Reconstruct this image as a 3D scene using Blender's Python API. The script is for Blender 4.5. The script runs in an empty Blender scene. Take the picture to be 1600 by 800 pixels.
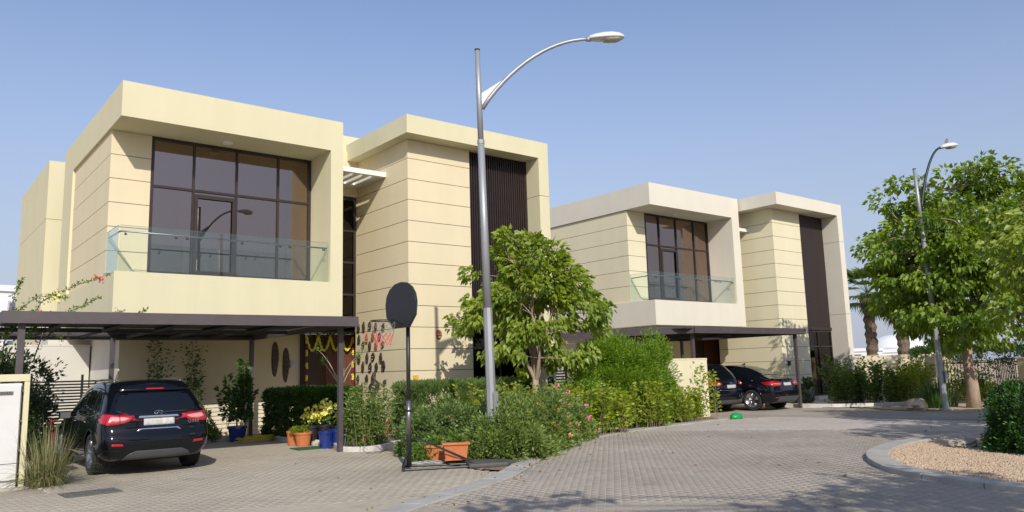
import bpy, math, random
import numpy as np
from mathutils import Vector, Matrix
from mathutils.bvhtree import BVHTree

# ------------------------------------------------------------------ camera, world, sun, exposure
SC = bpy.context.scene
COL = SC.collection
F_PX, YAW, PITCH, ROLL, EYE = 1213.2, math.radians(51.007), math.radians(8.425), math.radians(-1.625), 1.7
_f = Vector((math.cos(YAW) * math.cos(PITCH), math.sin(YAW) * math.cos(PITCH), math.sin(PITCH)))
_r = Vector((math.sin(YAW), -math.cos(YAW), 0)); _u = _r.cross(_f)
_r2 = math.cos(ROLL) * _r + math.sin(ROLL) * _u; _u2 = -math.sin(ROLL) * _r + math.cos(ROLL) * _u
cam_data = bpy.data.cameras.new("camera"); cam = bpy.data.objects.new("camera", cam_data); COL.objects.link(cam)
cam_data.sensor_width = 36; cam_data.lens = F_PX / 1600 * 36; cam_data.clip_end = 3000; cam_data.clip_start = 0.05
M3 = Matrix((_r2, _u2, -_f)).transposed()
cam.matrix_world = Matrix.Translation((0, 0, EYE)) @ M3.to_4x4()
SC.camera = cam

SUN = Vector((-0.49, -1.0, 0.72)).normalized()          # towards the sun
W = bpy.data.worlds.new("World"); SC.world = W; W.use_nodes = True
nt = W.node_tree; bg = nt.nodes["Background"]
sky = nt.nodes.new("ShaderNodeTexSky"); sky.sky_type = 'NISHITA'; sky.sun_disc = False
sky.sun_elevation = math.asin(SUN.z); sky.sun_rotation = math.atan2(SUN.x, SUN.y)
sky.air_density = 1.2; sky.dust_density = 0.8; sky.ozone_density = 2.6; sky.altitude = 0
tint = nt.nodes.new("ShaderNodeMix"); tint.data_type = 'RGBA'; tint.blend_type = 'MULTIPLY'; tint.inputs[0].default_value = 1.0; tint.inputs[7].default_value = (1.10, 0.98, 1.03, 1)
nt.links.new(sky.outputs[0], tint.inputs[6]); tcw = nt.nodes.new("ShaderNodeTexCoord"); sep = nt.nodes.new("ShaderNodeSeparateXYZ"); nt.links.new(tcw.outputs["Generated"], sep.inputs[0])
hz = nt.nodes.new("ShaderNodeMapRange"); hz.interpolation_type = 'SMOOTHSTEP'; hz.inputs[1].default_value = -0.02; hz.inputs[2].default_value = 0.5; hz.inputs[3].default_value = 0.88; hz.inputs[4].default_value = 0.0
nt.links.new(sep.outputs["Z"], hz.inputs[0])
haz = nt.nodes.new("ShaderNodeMix"); haz.data_type = 'RGBA'; haz.inputs[7].default_value = (2.75, 3.15, 4.1, 1)      # dusty lavender band of a hot hazy day
nt.links.new(hz.outputs[0], haz.inputs[0]); nt.links.new(tint.outputs[2], haz.inputs[6]); nt.links.new(haz.outputs[2], bg.inputs[0]); bg.inputs[1].default_value = 0.13
sl = bpy.data.lights.new("sun", 'SUN'); sl.energy = 3.5; sl.angle = math.radians(0.5); sl.color = (1.0, 0.94, 0.84)
so = bpy.data.objects.new("sun", sl); COL.objects.link(so)
so.rotation_euler = SUN.to_track_quat('Z', 'Y').to_euler(); so.location = (0, 0, 30)
SC.view_settings.view_transform = 'Standard'; SC.view_settings.look = 'None'
SC.view_settings.exposure = 0.18; SC.view_settings.gamma = 1.0; SC.view_settings.use_curve_mapping = False
SC.cycles.max_bounces = 6; SC.cycles.transparent_max_bounces = 12

random.seed(7); RNG = np.random.default_rng(7)

# ------------------------------------------------------------------ helpers
def tag(o, label=None, cat=None, group=None, kind=None):
    if label: o["label"] = label
    if cat: o["category"] = cat
    if group: o["group"] = group
    if kind: o["kind"] = kind
    return o

def thing(name, label, cat, loc=(0, 0, 0), rz=0.0, group=None):
    o = bpy.data.objects.new(name, None); COL.objects.link(o)
    o.location = loc; o.rotation_euler = (0, 0, rz); o.empty_display_size = 0.3
    return tag(o, label, cat, group)

class MB:
    def __init__(s): s.v = []; s.f = []
    def add(s, vs, fs):
        b = len(s.v); s.v += [tuple(p) for p in vs]; s.f += [tuple(i + b for i in f) for f in fs]; return s
    def box(s, x0, x1, y0, y1, z0, z1):
        v = [(x0, y0, z0), (x1, y0, z0), (x1, y1, z0), (x0, y1, z0), (x0, y0, z1), (x1, y0, z1), (x1, y1, z1), (x0, y1, z1)]
        return s.add(v, [(0, 3, 2, 1), (4, 5, 6, 7), (0, 1, 5, 4), (1, 2, 6, 5), (2, 3, 7, 6), (3, 0, 4, 7)])
    def prism(s, poly, z0, z1):
        n = len(poly); v = [(x, y, z0) for x, y in poly] + [(x, y, z1) for x, y in poly]
        a = sum(poly[i][0] * poly[(i + 1) % n][1] - poly[(i + 1) % n][0] * poly[i][1] for i in range(n))
        if a < 0: v = [(x, y, z0) for x, y in poly[::-1]] + [(x, y, z1) for x, y in poly[::-1]]
        return s.add(v, [tuple(range(n - 1, -1, -1)), tuple(range(n, 2 * n))] + [(i, (i + 1) % n, n + (i + 1) % n, n + i) for i in range(n)])
    def tube(s, pts, rad, n=10, caps=True):
        pts = [Vector(p) for p in pts]
        if not hasattr(rad, '__len__'): rad = [rad] * len(pts)
        vs = []; ref = None
        for i, p in enumerate(pts):
            t = (pts[min(i + 1, len(pts) - 1)] - pts[max(i - 1, 0)]).normalized()
            if ref is None: ref = Vector((0, 0, 1)) if abs(t.z) < .9 else Vector((1, 0, 0))
            a = (ref - t * ref.dot(t)).normalized(); b = t.cross(a); ref = a
            for k in range(n):
                an = 2 * math.pi * k / n; vs.append(p + (a * math.cos(an) + b * math.sin(an)) * rad[i])
        fs = [(i * n + k, i * n + (k + 1) % n, (i + 1) * n + (k + 1) % n, (i + 1) * n + k) for i in range(len(pts) - 1) for k in range(n)]
        if caps: fs += [tuple(range(n - 1, -1, -1)), tuple(range((len(pts) - 1) * n, len(pts) * n))]
        return s.add(vs, fs)
    def lathe(s, prof, n=24, axis='z', c=(0, 0, 0)):
        vs = []
        for r, h in prof:
            for k in range(n):
                a = 2 * math.pi * k / n; x, y = r * math.cos(a), r * math.sin(a)
                vs.append((x + c[0], y + c[1], h + c[2]) if axis == 'z' else (x + c[0], h + c[1], y + c[2]))
        m = len(prof)
        fs = [(i * n + k, i * n + (k + 1) % n, (i + 1) * n + (k + 1) % n, (i + 1) * n + k) for i in range(m - 1) for k in range(n)]
        fs += [tuple(range(n - 1, -1, -1)), tuple(range((m - 1) * n, m * n))]
        if axis != 'z': fs = [f[::-1] for f in fs]
        return s.add(vs, fs)
    def ball(s, c, r, n=12, m=8, jit=0.0):
        rx, ry, rz = r if hasattr(r, '__len__') else (r, r, r)
        vs = [(c[0], c[1], c[2] - rz)]
        for i in range(1, m):
            a = math.pi * i / m
            for k in range(n):
                b = 2 * math.pi * k / n; q = 1 + random.uniform(-jit, jit)
                vs.append((c[0] + rx * q * math.sin(a) * math.cos(b), c[1] + ry * q * math.sin(a) * math.sin(b), c[2] - rz * q * math.cos(a)))
        vs.append((c[0], c[1], c[2] + rz)); T = len(vs) - 1
        fs = [(0, 1 + (k + 1) % n, 1 + k) for k in range(n)]
        for i in range(m - 2):
            fs += [(1 + i * n + k, 1 + i * n + (k + 1) % n, 1 + (i + 1) * n + (k + 1) % n, 1 + (i + 1) * n + k) for k in range(n)]
        fs += [(T, 1 + (m - 2) * n + k, 1 + (m - 2) * n + (k + 1) % n) for k in range(n)]
        return s.add(vs, fs)
    def mesh(s, name, mat, smooth=False):
        me = bpy.data.meshes.new(name); me.from_pydata(s.v, [], s.f)
        if mat: me.materials.append(mat)
        if smooth: me.polygons.foreach_set("use_smooth", [True] * len(me.polygons))
        me.update(); return me
    def build(s, name, mat, parent=None, smooth=False, bevel=0.0, label=None, kind=None):
        o = bpy.data.objects.new(name, s.mesh(name, mat, smooth)); COL.objects.link(o)
        if parent is not None: o.parent = parent
        if bevel:
            b = o.modifiers.new("bevel", 'BEVEL'); b.width = bevel; b.segments = 2; b.limit_method = 'ANGLE'; b.angle_limit = math.radians(40)
        if smooth and bevel:
            pass
        if label: o["label"] = label
        if kind: o["kind"] = kind
        return o

def box(name, mat, parent, x0, x1, y0, y1, z0, z1, bevel=0.0, **k):
    return MB().box(x0, x1, y0, y1, z0, z1).build(name, mat, parent, bevel=bevel, **k)

def children(o): return [c for c in list(COL.objects) if c.parent == o]
_kids = {}
def copy_tree(o, parent=None):
    c = o.copy(); COL.objects.link(c)
    if parent is not None: c.parent = parent
    for ch in children(o): copy_tree(ch, c)
    return c

# ------------------------------------------------------------------ materials
def mat(name, col, rough=0.7, metal=0.0, var=0.0, scale=3.0, bump=0.0, bscale=60.0, spec=0.5, coat=0.0, stretch=(1, 1, 1), col2=None, trans=0.0, attr=None, det=5.0):
    m = bpy.data.materials.new(name); m.use_nodes = True; n = m.node_tree.nodes; L = m.node_tree.links
    p = n["Principled BSDF"]; p.inputs["Base Color"].default_value = (*col, 1); p.inputs["Roughness"].default_value = rough
    p.inputs["Metallic"].default_value = metal; p.inputs["Specular IOR Level"].default_value = spec; p.inputs["Coat Weight"].default_value = coat
    p.inputs["Coat Roughness"].default_value = 0.03
    tc = n.new("ShaderNodeTexCoord"); out = tc.outputs["Object"]
    if stretch != (1, 1, 1):
        mp = n.new("ShaderNodeMapping"); mp.inputs["Scale"].default_value = stretch; L.new(out, mp.inputs[0]); out = mp.outputs[0]
    src = None
    if var or col2:
        nz = n.new("ShaderNodeTexNoise"); nz.inputs["Scale"].default_value = scale; nz.inputs["Detail"].default_value = det; nz.inputs["Roughness"].default_value = 0.6
        L.new(out, nz.inputs["Vector"])
        mx = n.new("ShaderNodeMix"); mx.data_type = 'RGBA'
        r = n.new("ShaderNodeMapRange"); r.inputs[1].default_value = 0.32; r.inputs[2].default_value = 0.68; L.new(nz.outputs["Fac"], r.inputs[0]); L.new(r.outputs[0], mx.inputs[0])
        c2 = col2 or tuple(c * (1 + var) for c in col); c1 = col if col2 else tuple(c * (1 - var) for c in col)
        mx.inputs[6].default_value = (*c1, 1); mx.inputs[7].default_value = (*c2, 1); src = mx.outputs[2]
    if attr:
        at = n.new("ShaderNodeAttribute"); at.attribute_name = "tint"
        mx2 = n.new("ShaderNodeMix"); mx2.data_type = 'RGBA'; mx2.inputs[7].default_value = (*attr, 1)
        if src: L.new(src, mx2.inputs[6])
        else: mx2.inputs[6].default_value = (*col, 1)
        L.new(at.outputs["Fac"], mx2.inputs[0]); src = mx2.outputs[2]
    if src: L.new(src, p.inputs["Base Color"])
    if bump:
        nb = n.new("ShaderNodeTexNoise"); nb.inputs["Scale"].default_value = bscale; nb.inputs["Detail"].default_value = 4; L.new(tc.outputs["Object"], nb.inputs["Vector"])
        b = n.new("ShaderNodeBump"); b.inputs["Strength"].default_value = bump; b.inputs["Distance"].default_value = 0.01
        L.new(nb.outputs["Fac"], b.inputs["Height"]); L.new(b.outputs[0], p.inputs["Normal"])
    if trans:
        tr = n.new("ShaderNodeBsdfTranslucent"); ms = n.new("ShaderNodeMixShader"); ms.inputs[0].default_value = trans
        if src:
            hs = n.new("ShaderNodeHueSaturation"); hs.inputs["Value"].default_value = 1.7; hs.inputs["Saturation"].default_value = 1.15; hs.inputs["Hue"].default_value = 0.485
            L.new(src, hs.inputs["Color"]); L.new(hs.outputs[0], tr.inputs[0])
        else: tr.inputs[0].default_value = (*[min(1, c * 1.6) for c in col], 1)
        L.new(p.outputs[0], ms.inputs[1]); L.new(tr.outputs[0], ms.inputs[2]); L.new(ms.outputs[0], n["Material Output"].inputs[0])
    return m

def glass(name, tint, refl, gtint=(1, 1, 1), rough=0.01):
    m = bpy.data.materials.new(name); m.use_nodes = True; n = m.node_tree.nodes; L = m.node_tree.links
    n.remove(n["Principled BSDF"])
    t = n.new("ShaderNodeBsdfTransparent"); t.inputs[0].default_value = (*tint, 1)
    g = n.new("ShaderNodeBsdfGlossy"); g.inputs[0].default_value = (*gtint, 1); g.inputs["Roughness"].default_value = rough
    lw = n.new("ShaderNodeLayerWeight"); lw.inputs[0].default_value = .5; fr = n.new("ShaderNodeMath"); fr.operation = 'POWER'; fr.inputs[1].default_value = 4.0; L.new(lw.outputs["Facing"], fr.inputs[0])
    mr = n.new("ShaderNodeMath"); mr.operation = 'MULTIPLY_ADD'; mr.inputs[1].default_value = 0.8; mr.inputs[2].default_value = refl; mr.use_clamp = True
    mx = n.new("ShaderNodeMixShader"); L.new(fr.outputs[0], mr.inputs[0]); L.new(mr.outputs[0], mx.inputs[0])
    L.new(t.outputs[0], mx.inputs[1]); L.new(g.outputs[0], mx.inputs[2]); L.new(mx.outputs[0], n["Material Output"].inputs[0])
    return m

def wallmat(name, col):
    # painted render: broad weathering, faint vertical streaks, fine grain
    m = mat(name, col, 0.85, var=0.0, bump=0.12, bscale=90, spec=0.25)
    n = m.node_tree.nodes; L = m.node_tree.links; p = n["Principled BSDF"]; tc = [x for x in n if x.type == 'TEX_COORD'][0]
    a = n.new("ShaderNodeTexNoise"); a.inputs["Scale"].default_value = 0.9; a.inputs["Detail"].default_value = 6
    mp = n.new("ShaderNodeMapping"); mp.inputs["Scale"].default_value = (2.2, 2.2, 0.3); b = n.new("ShaderNodeTexNoise"); b.inputs["Scale"].default_value = 1.0; b.inputs["Detail"].default_value = 5
    L.new(tc.outputs["Object"], a.inputs["Vector"]); L.new(tc.outputs["Object"], mp.inputs[0]); L.new(mp.outputs[0], b.inputs["Vector"])
    ad = n.new("ShaderNodeMath"); ad.operation = 'ADD'; L.new(a.outputs["Fac"], ad.inputs[0]); L.new(b.outputs["Fac"], ad.inputs[1])
    r = n.new("ShaderNodeMapRange"); r.inputs[1].default_value = 0.7; r.inputs[2].default_value = 1.3; r.inputs[3].default_value = 0.965; r.inputs[4].default_value = 1.025
    L.new(ad.outputs[0], r.inputs[0])
    mp3 = n.new("ShaderNodeMapping"); mp3.inputs["Scale"].default_value = (1.6, 1.6, .12); c3 = n.new("ShaderNodeTexNoise"); c3.inputs["Scale"].default_value = 1.0; c3.inputs["Detail"].default_value = 8; c3.inputs["Roughness"].default_value = .7
    L.new(tc.outputs["Object"], mp3.inputs[0]); L.new(mp3.outputs[0], c3.inputs["Vector"])
    r3 = n.new("ShaderNodeMapRange"); r3.inputs[1].default_value = .60; r3.inputs[2].default_value = .78; r3.inputs[3].default_value = 1.0; r3.inputs[4].default_value = .93; L.new(c3.outputs["Fac"], r3.inputs[0])
    mu = n.new("ShaderNodeMath"); mu.operation = 'MULTIPLY'; L.new(r.outputs[0], mu.inputs[0]); L.new(r3.outputs[0], mu.inputs[1]); r = mu
    v = n.new("ShaderNodeVectorMath"); v.operation = 'SCALE'; v.inputs[0].default_value = col; L.new(r.outputs[0], v.inputs["Scale"]); L.new(v.outputs[0], p.inputs["Base Color"])
    return m

CREAM = wallmat("cream_render", (0.655, 0.612, 0.41))
PANEL = wallmat("yellow_cream_render", (0.70, 0.615, 0.415))
PALE = wallmat("pale_render", (0.69, 0.65, 0.545))
PANEL2 = wallmat("pale_yellow_render", (0.71, 0.655, 0.46))
GREYW = wallmat("grey_white_render", (0.60, 0.58, 0.52))
JOINT = mat("joint_shadow_gap", (0.12, 0.10, 0.08), 0.9)
STONE_BAND = mat("light_rib_stone", (0.74, 0.68, 0.52), 0.8, var=0.08, scale=5, bump=0.2)
BRONZE = mat("bronze_aluminium", (0.045, 0.032, 0.03), 0.45, metal=0.3, var=0.1)
BLIND = mat("dark_brown_blind", (0.024, 0.014, 0.013), 0.7, var=0.12, scale=2, stretch=(1, 1, 8))
FASCIA = mat("grey_brown_steel", (0.085, 0.07, 0.073), 0.5, metal=0.1, var=0.1, scale=4)
FASC_D = mat("dark_roof_panel", (0.03, 0.027, 0.028), 0.7, var=0.15)
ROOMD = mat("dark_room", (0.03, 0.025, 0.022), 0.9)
CURTAIN = mat("curtain_cloth", (0.27, 0.25, 0.25), 0.9, var=0.1, scale=3, stretch=(6, 6, 0.3))
WIN = glass("tinted_window_glass", (0.42, 0.36, 0.35), 0.27, (1.0, 0.78, 0.68), 0.012)
WIN_D = glass("dark_window_glass", (0.10, 0.08, 0.075), 0.05, (0.8, 0.72, 0.68), 0.02)
GLASS = glass("green_balustrade_glass", (0.93, 0.965, 0.945), 0.05, (0.85, 0.95, 0.9), 0.01)
GLASS_E = mat("glass_edge", (0.10, 0.22, 0.17), 0.2)
STEEL = mat("brushed_steel", (0.30, 0.29, 0.28), 0.35, metal=0.9)
WHITE = mat("white_paint", (0.78, 0.77, 0.73), 0.55, var=0.05, scale=8)
WOOD = mat("dark_red_wood", (0.14, 0.055, 0.03), 0.5, var=0.25, scale=3, stretch=(8, 8, 0.6))
WOODD = mat("dark_wood", (0.05, 0.024, 0.016), 0.55, var=0.25, scale=3, stretch=(8, 8, 0.6))

# ------------------------------------------------------------------ villas
def panel_rows(z_top, z_bot, joints):
    zs = [z for z in joints if z_bot + .08 < z < z_top - .05]
    edges = [z_top] + sorted(zs, reverse=True) + [z_bot]
    return [(edges[i + 1], edges[i]) for i in range(len(edges) - 1)]
G2 = 0.009   # half the width of a joint

def lshape_panels(V, name, m, xc, yc, xr, yl, rows, t=0.12):
    """rows of render panels that wrap one outer corner at (xc, yc): front runs to xr, side runs back to yl"""
    for z0, z1 in rows:
        MB().prism([(xc, yc), (xr, yc), (xr, yc + t), (xc + t, yc + t), (xc + t, yl), (xc, yl)], z0 + G2, z1 - G2).build(name, m, V)
    z0, z1 = rows[-1][0], rows[0][1]
    MB().prism([(xc + .03, yc + .03), (xr - .01, yc + .03), (xr - .01, yc + t + .02), (xc + t + .02, yc + t + .02), (xc + t + .02, yl), (xc + .03, yl)], z0 + .01, z1 - .01).build("joint_backing", JOINT, V)

def glazing(V, xs, zs, y, m_frame, m_glass, door=None, w=0.055, outer=0.08):
    """a window frame with every pane as a sub-part; xs and zs are the mullion lines"""
    fr = MB(); X0, X1, Z0, Z1 = xs[0], xs[-1], zs[0], zs[-1]
    for i, x in enumerate(xs):
        h = outer if i in (0, len(xs) - 1) else w
        c = x + (h / 2 if i == 0 else -h / 2 if i == len(xs) - 1 else 0)
        fr.box(c - h / 2, c + h / 2, y - .05, y + .06, Z0, Z1)
    for j, z in enumerate(zs):
        h = outer if j in (0, len(zs) - 1) else w * 1.2
        c = z + (h / 2 if j == 0 else -h / 2 if j == len(zs) - 1 else 0)
        for i in range(len(xs) - 1):
            fr.box(xs[i] + .03, xs[i + 1] - .03, y - .048, y + .058, c - h / 2, c + h / 2)
    if door:
        a, b, z0, z1 = door
        for q in ((a + .03, a + .12), (b - .12, b - .03)): fr.box(q[0], q[1], y - .075, y - .0485, z0 + .05, z1 - .03)
        fr.box(a + .12, b - .12, y - .075, y - .0485, z1 - .13, z1 - .03); fr.box(a + .12, b - .12, y - .075, y - .0485, z0 + .05, z0 + .16)
    o = fr.build("window_frame", m_frame, V)
    for i in range(len(xs) - 1):
        for j in range(len(zs) - 1):
            MB().box(xs[i] + .02, xs[i + 1] - .02, y + .0, y + .012, zs[j] + .02, zs[j + 1] - .02).build("pane", m_glass, o)
    return o

def curtain(V, x0, x1, y, z0, z1, m=None, amp=.035, per=.13):
    n = max(8, int((x1 - x0) / .03)); mb = MB()
    for i in range(n + 1):
        x = x0 + (x1 - x0) * i / n; yy = y + amp * math.sin(x * 2 * math.pi / per) * (0.6 + .4 * math.sin(x * 3.1))
        mb.v += [(x, yy, z0), (x, yy, z1)]
    mb.f = [(2 * i, 2 * i + 2, 2 * i + 3, 2 * i + 1) for i in range(n)]
    return mb.build("curtain", m or CURTAIN, V, smooth=True)

def villa(name, label, ox, oy, frame, panel, P):
    V = thing(name, label, "villa", (ox, oy, 0))
    H, LIP, ZT, ZB = 9.3, 8.37, 4.41, 3.39
    wA = P['wA']; fi = P['fi']                   # frame width, fin inner face
    # ---- left volume: framed balcony
    MB().prism([(0, 0), (wA, 0), (wA, 7.9), (0, 7.9)], LIP, H).build("roof_frame", frame, V)
    rows = panel_rows(LIP, ZT, [7.71 - .65 * k for k in range(6)])
    lshape_panels(V, "wall_panel", panel, .07, 1.37, P['wl'] , 6.4, rows)
    box("rear_fin", frame, V, 0, .3, 6.4, 7.9, ZT, LIP)
    box("frame_fin", frame, V, fi, wA, 0, 1.6, ZT, LIP)
    box("side_wall", frame, V, wA - .2, wA, 1.6, 3.6, ZT, LIP)
    box("side_wall", frame, V, wA - .2, wA, 0.25, 3.6, .0 if P['low'] else 0, ZB - .02) if False else None
    box("balcony_floor", WHITE, V, .2, wA - .2, .2, 1.37, 4.1, 4.18)
    MB().prism([(0, 0), (wA, 0), (wA, .2), (.2, .2), (.2, 7.9), (0, 7.9)], ZB, ZT).build("balcony_wall", frame, V)
    box("balcony_slab", frame, V, .2, wA, .2, 7.9, 3.08, 3.385)
    yw = 1.42; xs = P['xs']; zs = [4.55, 6.98, LIP - .003]
    glazing(V, xs, zs, yw, BRONZE, WIN, door=(xs[1], xs[2], 4.55, 6.9))
    box("window_sill", frame, V, xs[0], xs[-1] + .05, 1.37, 1.6, ZT - .2, 4.55)
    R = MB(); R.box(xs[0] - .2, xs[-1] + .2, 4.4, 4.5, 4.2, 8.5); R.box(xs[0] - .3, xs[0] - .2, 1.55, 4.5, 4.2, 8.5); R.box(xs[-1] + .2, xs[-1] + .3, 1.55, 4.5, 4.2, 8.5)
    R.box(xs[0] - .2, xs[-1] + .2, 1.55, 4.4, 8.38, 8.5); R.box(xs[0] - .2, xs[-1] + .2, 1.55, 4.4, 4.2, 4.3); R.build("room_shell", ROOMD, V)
    if P['curtains']:
        curtain(V, xs[1] - .25, xs[1] + .1, 1.75, 4.35, 8.3); curtain(V, xs[1] + .15, xs[3] + .25, 1.8, 4.35, 8.3); curtain(V, xs[3] + .5, xs[4] - .02, 1.75, 4.35, 8.3)
    else:
        curtain(V, xs[0] + .1, xs[2], 1.8, 4.35, 8.3); curtain(V, xs[3] - .1, xs[4] - .2, 1.75, 4.35, 8.3)
    l = MB().lathe([(.02, LIP - .07), (.11, LIP - .065), (.15, LIP - .03), (.15, LIP - .001)], 20, c=(P['lx'], .84, 0)).build("ceiling_light", WHITE, V, smooth=True)
    # balustrade
    rail = MB(); z = 5.44
    rail.tube([(.1, 1.3, z - .02), (.14, .25, z), (.2, .16, z), (fi - .05, .16, z - .02)], .022, 8)
    rail.build("handrail", STEEL, V, smooth=True)
    gx = [.1] + [P['gl'][k] for k in range(3)] + [fi - .03]
    for a, b in zip(gx[:-1], gx[1:]):
        g = MB().box(a + .008, b - .008, .06, .075, ZT, 5.57).build("glass_panel", GLASS, V)
        MB().box(a + .008, b - .008, .058, .077, 5.571, 5.577).build("glass_edge", GLASS_E, g)
        for q in (a + .14, b - .14):
            MB().tube([(q, .076, z - .09), (q, .16, z - .09), (q, .16, z - .03)], .012, 6).ball((q, .055, z - .09), .028, 8, 5).build("bracket", BRONZE, g)
    g = MB().box(.07, .083, .09, 1.36, ZT, 5.57).build("glass_panel", GLASS, V)
    MB().box(.068, .085, .09, 1.36, 5.571, 5.577).build("glass_edge", GLASS_E, g)
    # ---- ground floor below the balcony
    bx0 = P['bx0']; xd0, xd1 = P['door']; yb = 3.2; yd = 3.12; xe = 8.2
    box("back_wall", panel, V, bx0, xd0 - .022, yb, yb + .2, 0, 3.075)
    box("side_wall", GREYW, V, bx0, bx0 + .2, yb + .2, 7.8, 0, 3.075)
    for k in range(9):
        box("cladding_slat", STONE_BAND, V, bx0, xd0 - .03, yb - .05, yb - .001, .02 + k * .122, .02 + k * .122 + .1)
    # entrance between the volumes
    wx, wy = P['wx'], P['wy']
    box("recess_wall", panel, V, wA - .2, wx + .1, 2.02, 2.25, 7.55, H - .25)
    box("door_jamb", WOODD, V, xd0 - .02, xd0 + .06, yd - .06, yb + .1, 0, 3.08)
    box("door_jamb", WOODD, V, xe - .10, xe, yd - .06, yd + .18, 0, 3.08)
    box("side_wall", panel, V, xe + .002, xe + .2, 2.3, 3.4, 0, 3.5)
    box("lobby_ceiling", panel, V, wA + .003, xe + .2, 2.3, 3.5, 3.15, 3.24)
    box("door_lintel", frame, V, wA + .003, xe + .002, yd - .10, yd + .1, 3.082, 3.148)
    dm = xd0 + (xe - xd0) * .42
    d = box("door", WOODD, V, xd0 + .062, dm, yd, yd + .05, .12, 3.07)
    d = box("door", WOOD, V, dm + .004, xe - .102, yd - .03, yd + .05, .12, 3.07)
    for k in range(5): box("door_panel", WOOD, d, dm + .1, xe - .2, yd - .045, yd - .031, .35 + k * .5, .35 + k * .5 + .44)
    MB().tube([(dm + .06, yd - .04, 1.0), (dm + .06, yd - .09, 1.0), (dm + .06, yd - .09, 1.5), (dm + .06, yd - .04, 1.5)], .014, 6).build("handle", STEEL, d)
    box("entrance_step", GREYW, V, xd0, wx - .02, yd - .9, yd - .1, 0, .11)
    glazing(V, [wA - .15, wx - .03], [3.25, 4.3, 5.35, 6.4, 7.5], 2.1, BRONZE, WIN_D)
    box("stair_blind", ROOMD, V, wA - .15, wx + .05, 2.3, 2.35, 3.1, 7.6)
    # pergola hood
    px1 = wx - .004; C = thing("x", "x", "x"); bpy.data.objects.remove(C)
    hood = MB().box(wA + .003, px1, .1, .24, 7.83, 7.98).box(wA + .003, px1, 1.55, 2.015, 7.83, 7.98).box(px1 - .14, px1, .24, 1.55, 7.83, 7.98).build("pergola_hood", WHITE, V)
    n = 4
    for k in range(n):
        x = wA + .22 + k * (px1 - .14 - wA - .1) / n
        box("hood_slat", WHITE, hood, x, x + .17, .24, 1.55, 7.835, 7.975)
    # ---- right volume
    b0, b1, by = P['b0'], P['b1'], P['by']; BL = 8.74
    MB().prism([(b0, by), (b1, by), (b1, 5.0), (wA + .01, 5.0), (wA + .01, 2.3), (b0, P['bl'])], BL, H).build("roof_frame", frame, V)
    rows = panel_rows(BL, .42, [P['zj'] - P['sp'] * k for k in range(14)])
    lshape_panels(V, "wall_panel", panel, wx, wy, P['wr'], 2.12, rows)
    box("plinth", GREYW, V, wx - .01, P['wr'] + .005, wy - .01, wy + .12, 0, .42)
    box("plinth", GREYW, V, wx - .012, wx + .12, wy + .12, 2.0, 0, .42)
    f0, f1, fb = P['f0'], b1, P['fb']
    for za, zb in ((0, 3.95), (3.965, 7.45), (7.465, BL)):
        MB().prism([(f0, by), (f1, by), (f1, 5), (f1 - .15, 5), (f1 - .15, wy + .4), (fb, wy + .4)], za, zb).build("frame_fin", frame, V)
    MB().prism([(f0 + .02, by + .015), (f1 - .01, by + .015), (f1 - .01, 4.9), (f1 - .1, 4.9), (f1 - .1, wy + .3), (fb + .02, wy + .3)], 3.9, 7.5).build("joint_backing", JOINT, V)
    yg = wy + .16; x0, x1 = P['wr'] + .003, fb + .01
    if P['louvre']:
        fr = MB().box(x0, x0 + .07, yg - .1, yg + .1, 3.35, BL).box(x1 - .07, x1, yg - .1, yg + .1, 3.35, BL).box(x0, x1, yg - .101, yg + .101, 3.35, 3.47).build("louvre_frame", BRONZE, V)
        s = MB(); k = 0; x = x0 + .12
        while x < x1 - .1:
            s.box(x, x + .035, yg - .09, yg - .02, 3.48, BL - .002); x += .092
        s.build("louvre_slats", BRONZE, fr, kind="stuff")
        glazing(V, [x0 + .02, (x0 + x1) / 2, x1 - .02], [3.5, 5.2, 6.9, 8.0, BL], yg + .12, BRONZE, WIN)
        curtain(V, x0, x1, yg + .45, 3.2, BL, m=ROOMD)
    else:
        box("louvre_screen", BLIND, V, x0, x1, yg - .04, yg + .1, 3.35, BL)
        box("screen_rail", BRONZE, V, x0 - .0, x1 + .0, yg - .1, yg + .0, 3.22, 3.345)
        box("screen_post", BRONZE, V, x0, x0 + .05, yg - .06, yg - .041, 3.35, BL - .004)
    g = glazing(V, [x0, x0 + (x1 - x0) * .47, x1], [.16, 2.45, 3.2], yg, BRONZE, WIN_D)
    box("room_shell", mat("room_wall", (.20, .16, .12), .9), V, x0, x1, yg + .5, yg + .55, .1, 3.3)
    box("door_step", frame, V, x0, x1, wy - .25, yg + .02, 0, .155)
    box("roof_slab", frame, V, .25, b1 - .2, 4.0, 7.9, 8.9, 9.0)
    return V

H1 = dict(wA=6.12, fi=5.73, wl=1.075, xs=[1.08, 2.22, 3.43, 4.68, 5.72], lx=2.95, gl=[1.58, 3.02, 4.38], bx0=.88, door=(6.25, 7.6), low=True, curtains=True,
          wx=7.65, wy=-1.19, wr=9.94, b0=7.28, b1=12.81, by=-1.77, bl=2.1, zj=8.15, sp=.636, f0=12.38, fb=12.38, louvre=True)
H2 = dict(wA=6.147, fi=5.61, wl=1.18, xs=[1.19, 2.14, 3.3, 4.56, 5.6], lx=2.6, gl=[1.6, 3.0, 4.4], bx0=.88, door=(6.2, 6.86), low=True, curtains=False,
          wx=6.95, wy=-1.2, wr=9.25, b0=6.27, b1=11.89, by=-1.93, bl=.1, zj=8.09, sp=.629, f0=11.45, fb=11.5, louvre=False)
V1 = villa("villa", "large cream two-storey villa with masks on its side wall and garlanded door", 4.27, 20.79, CREAM, PANEL, H1)
V2 = villa("villa", "pale two-storey villa behind the bushes with two black cars under its carport", 24.26, 20.83, PALE, PANEL2, H2)
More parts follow.
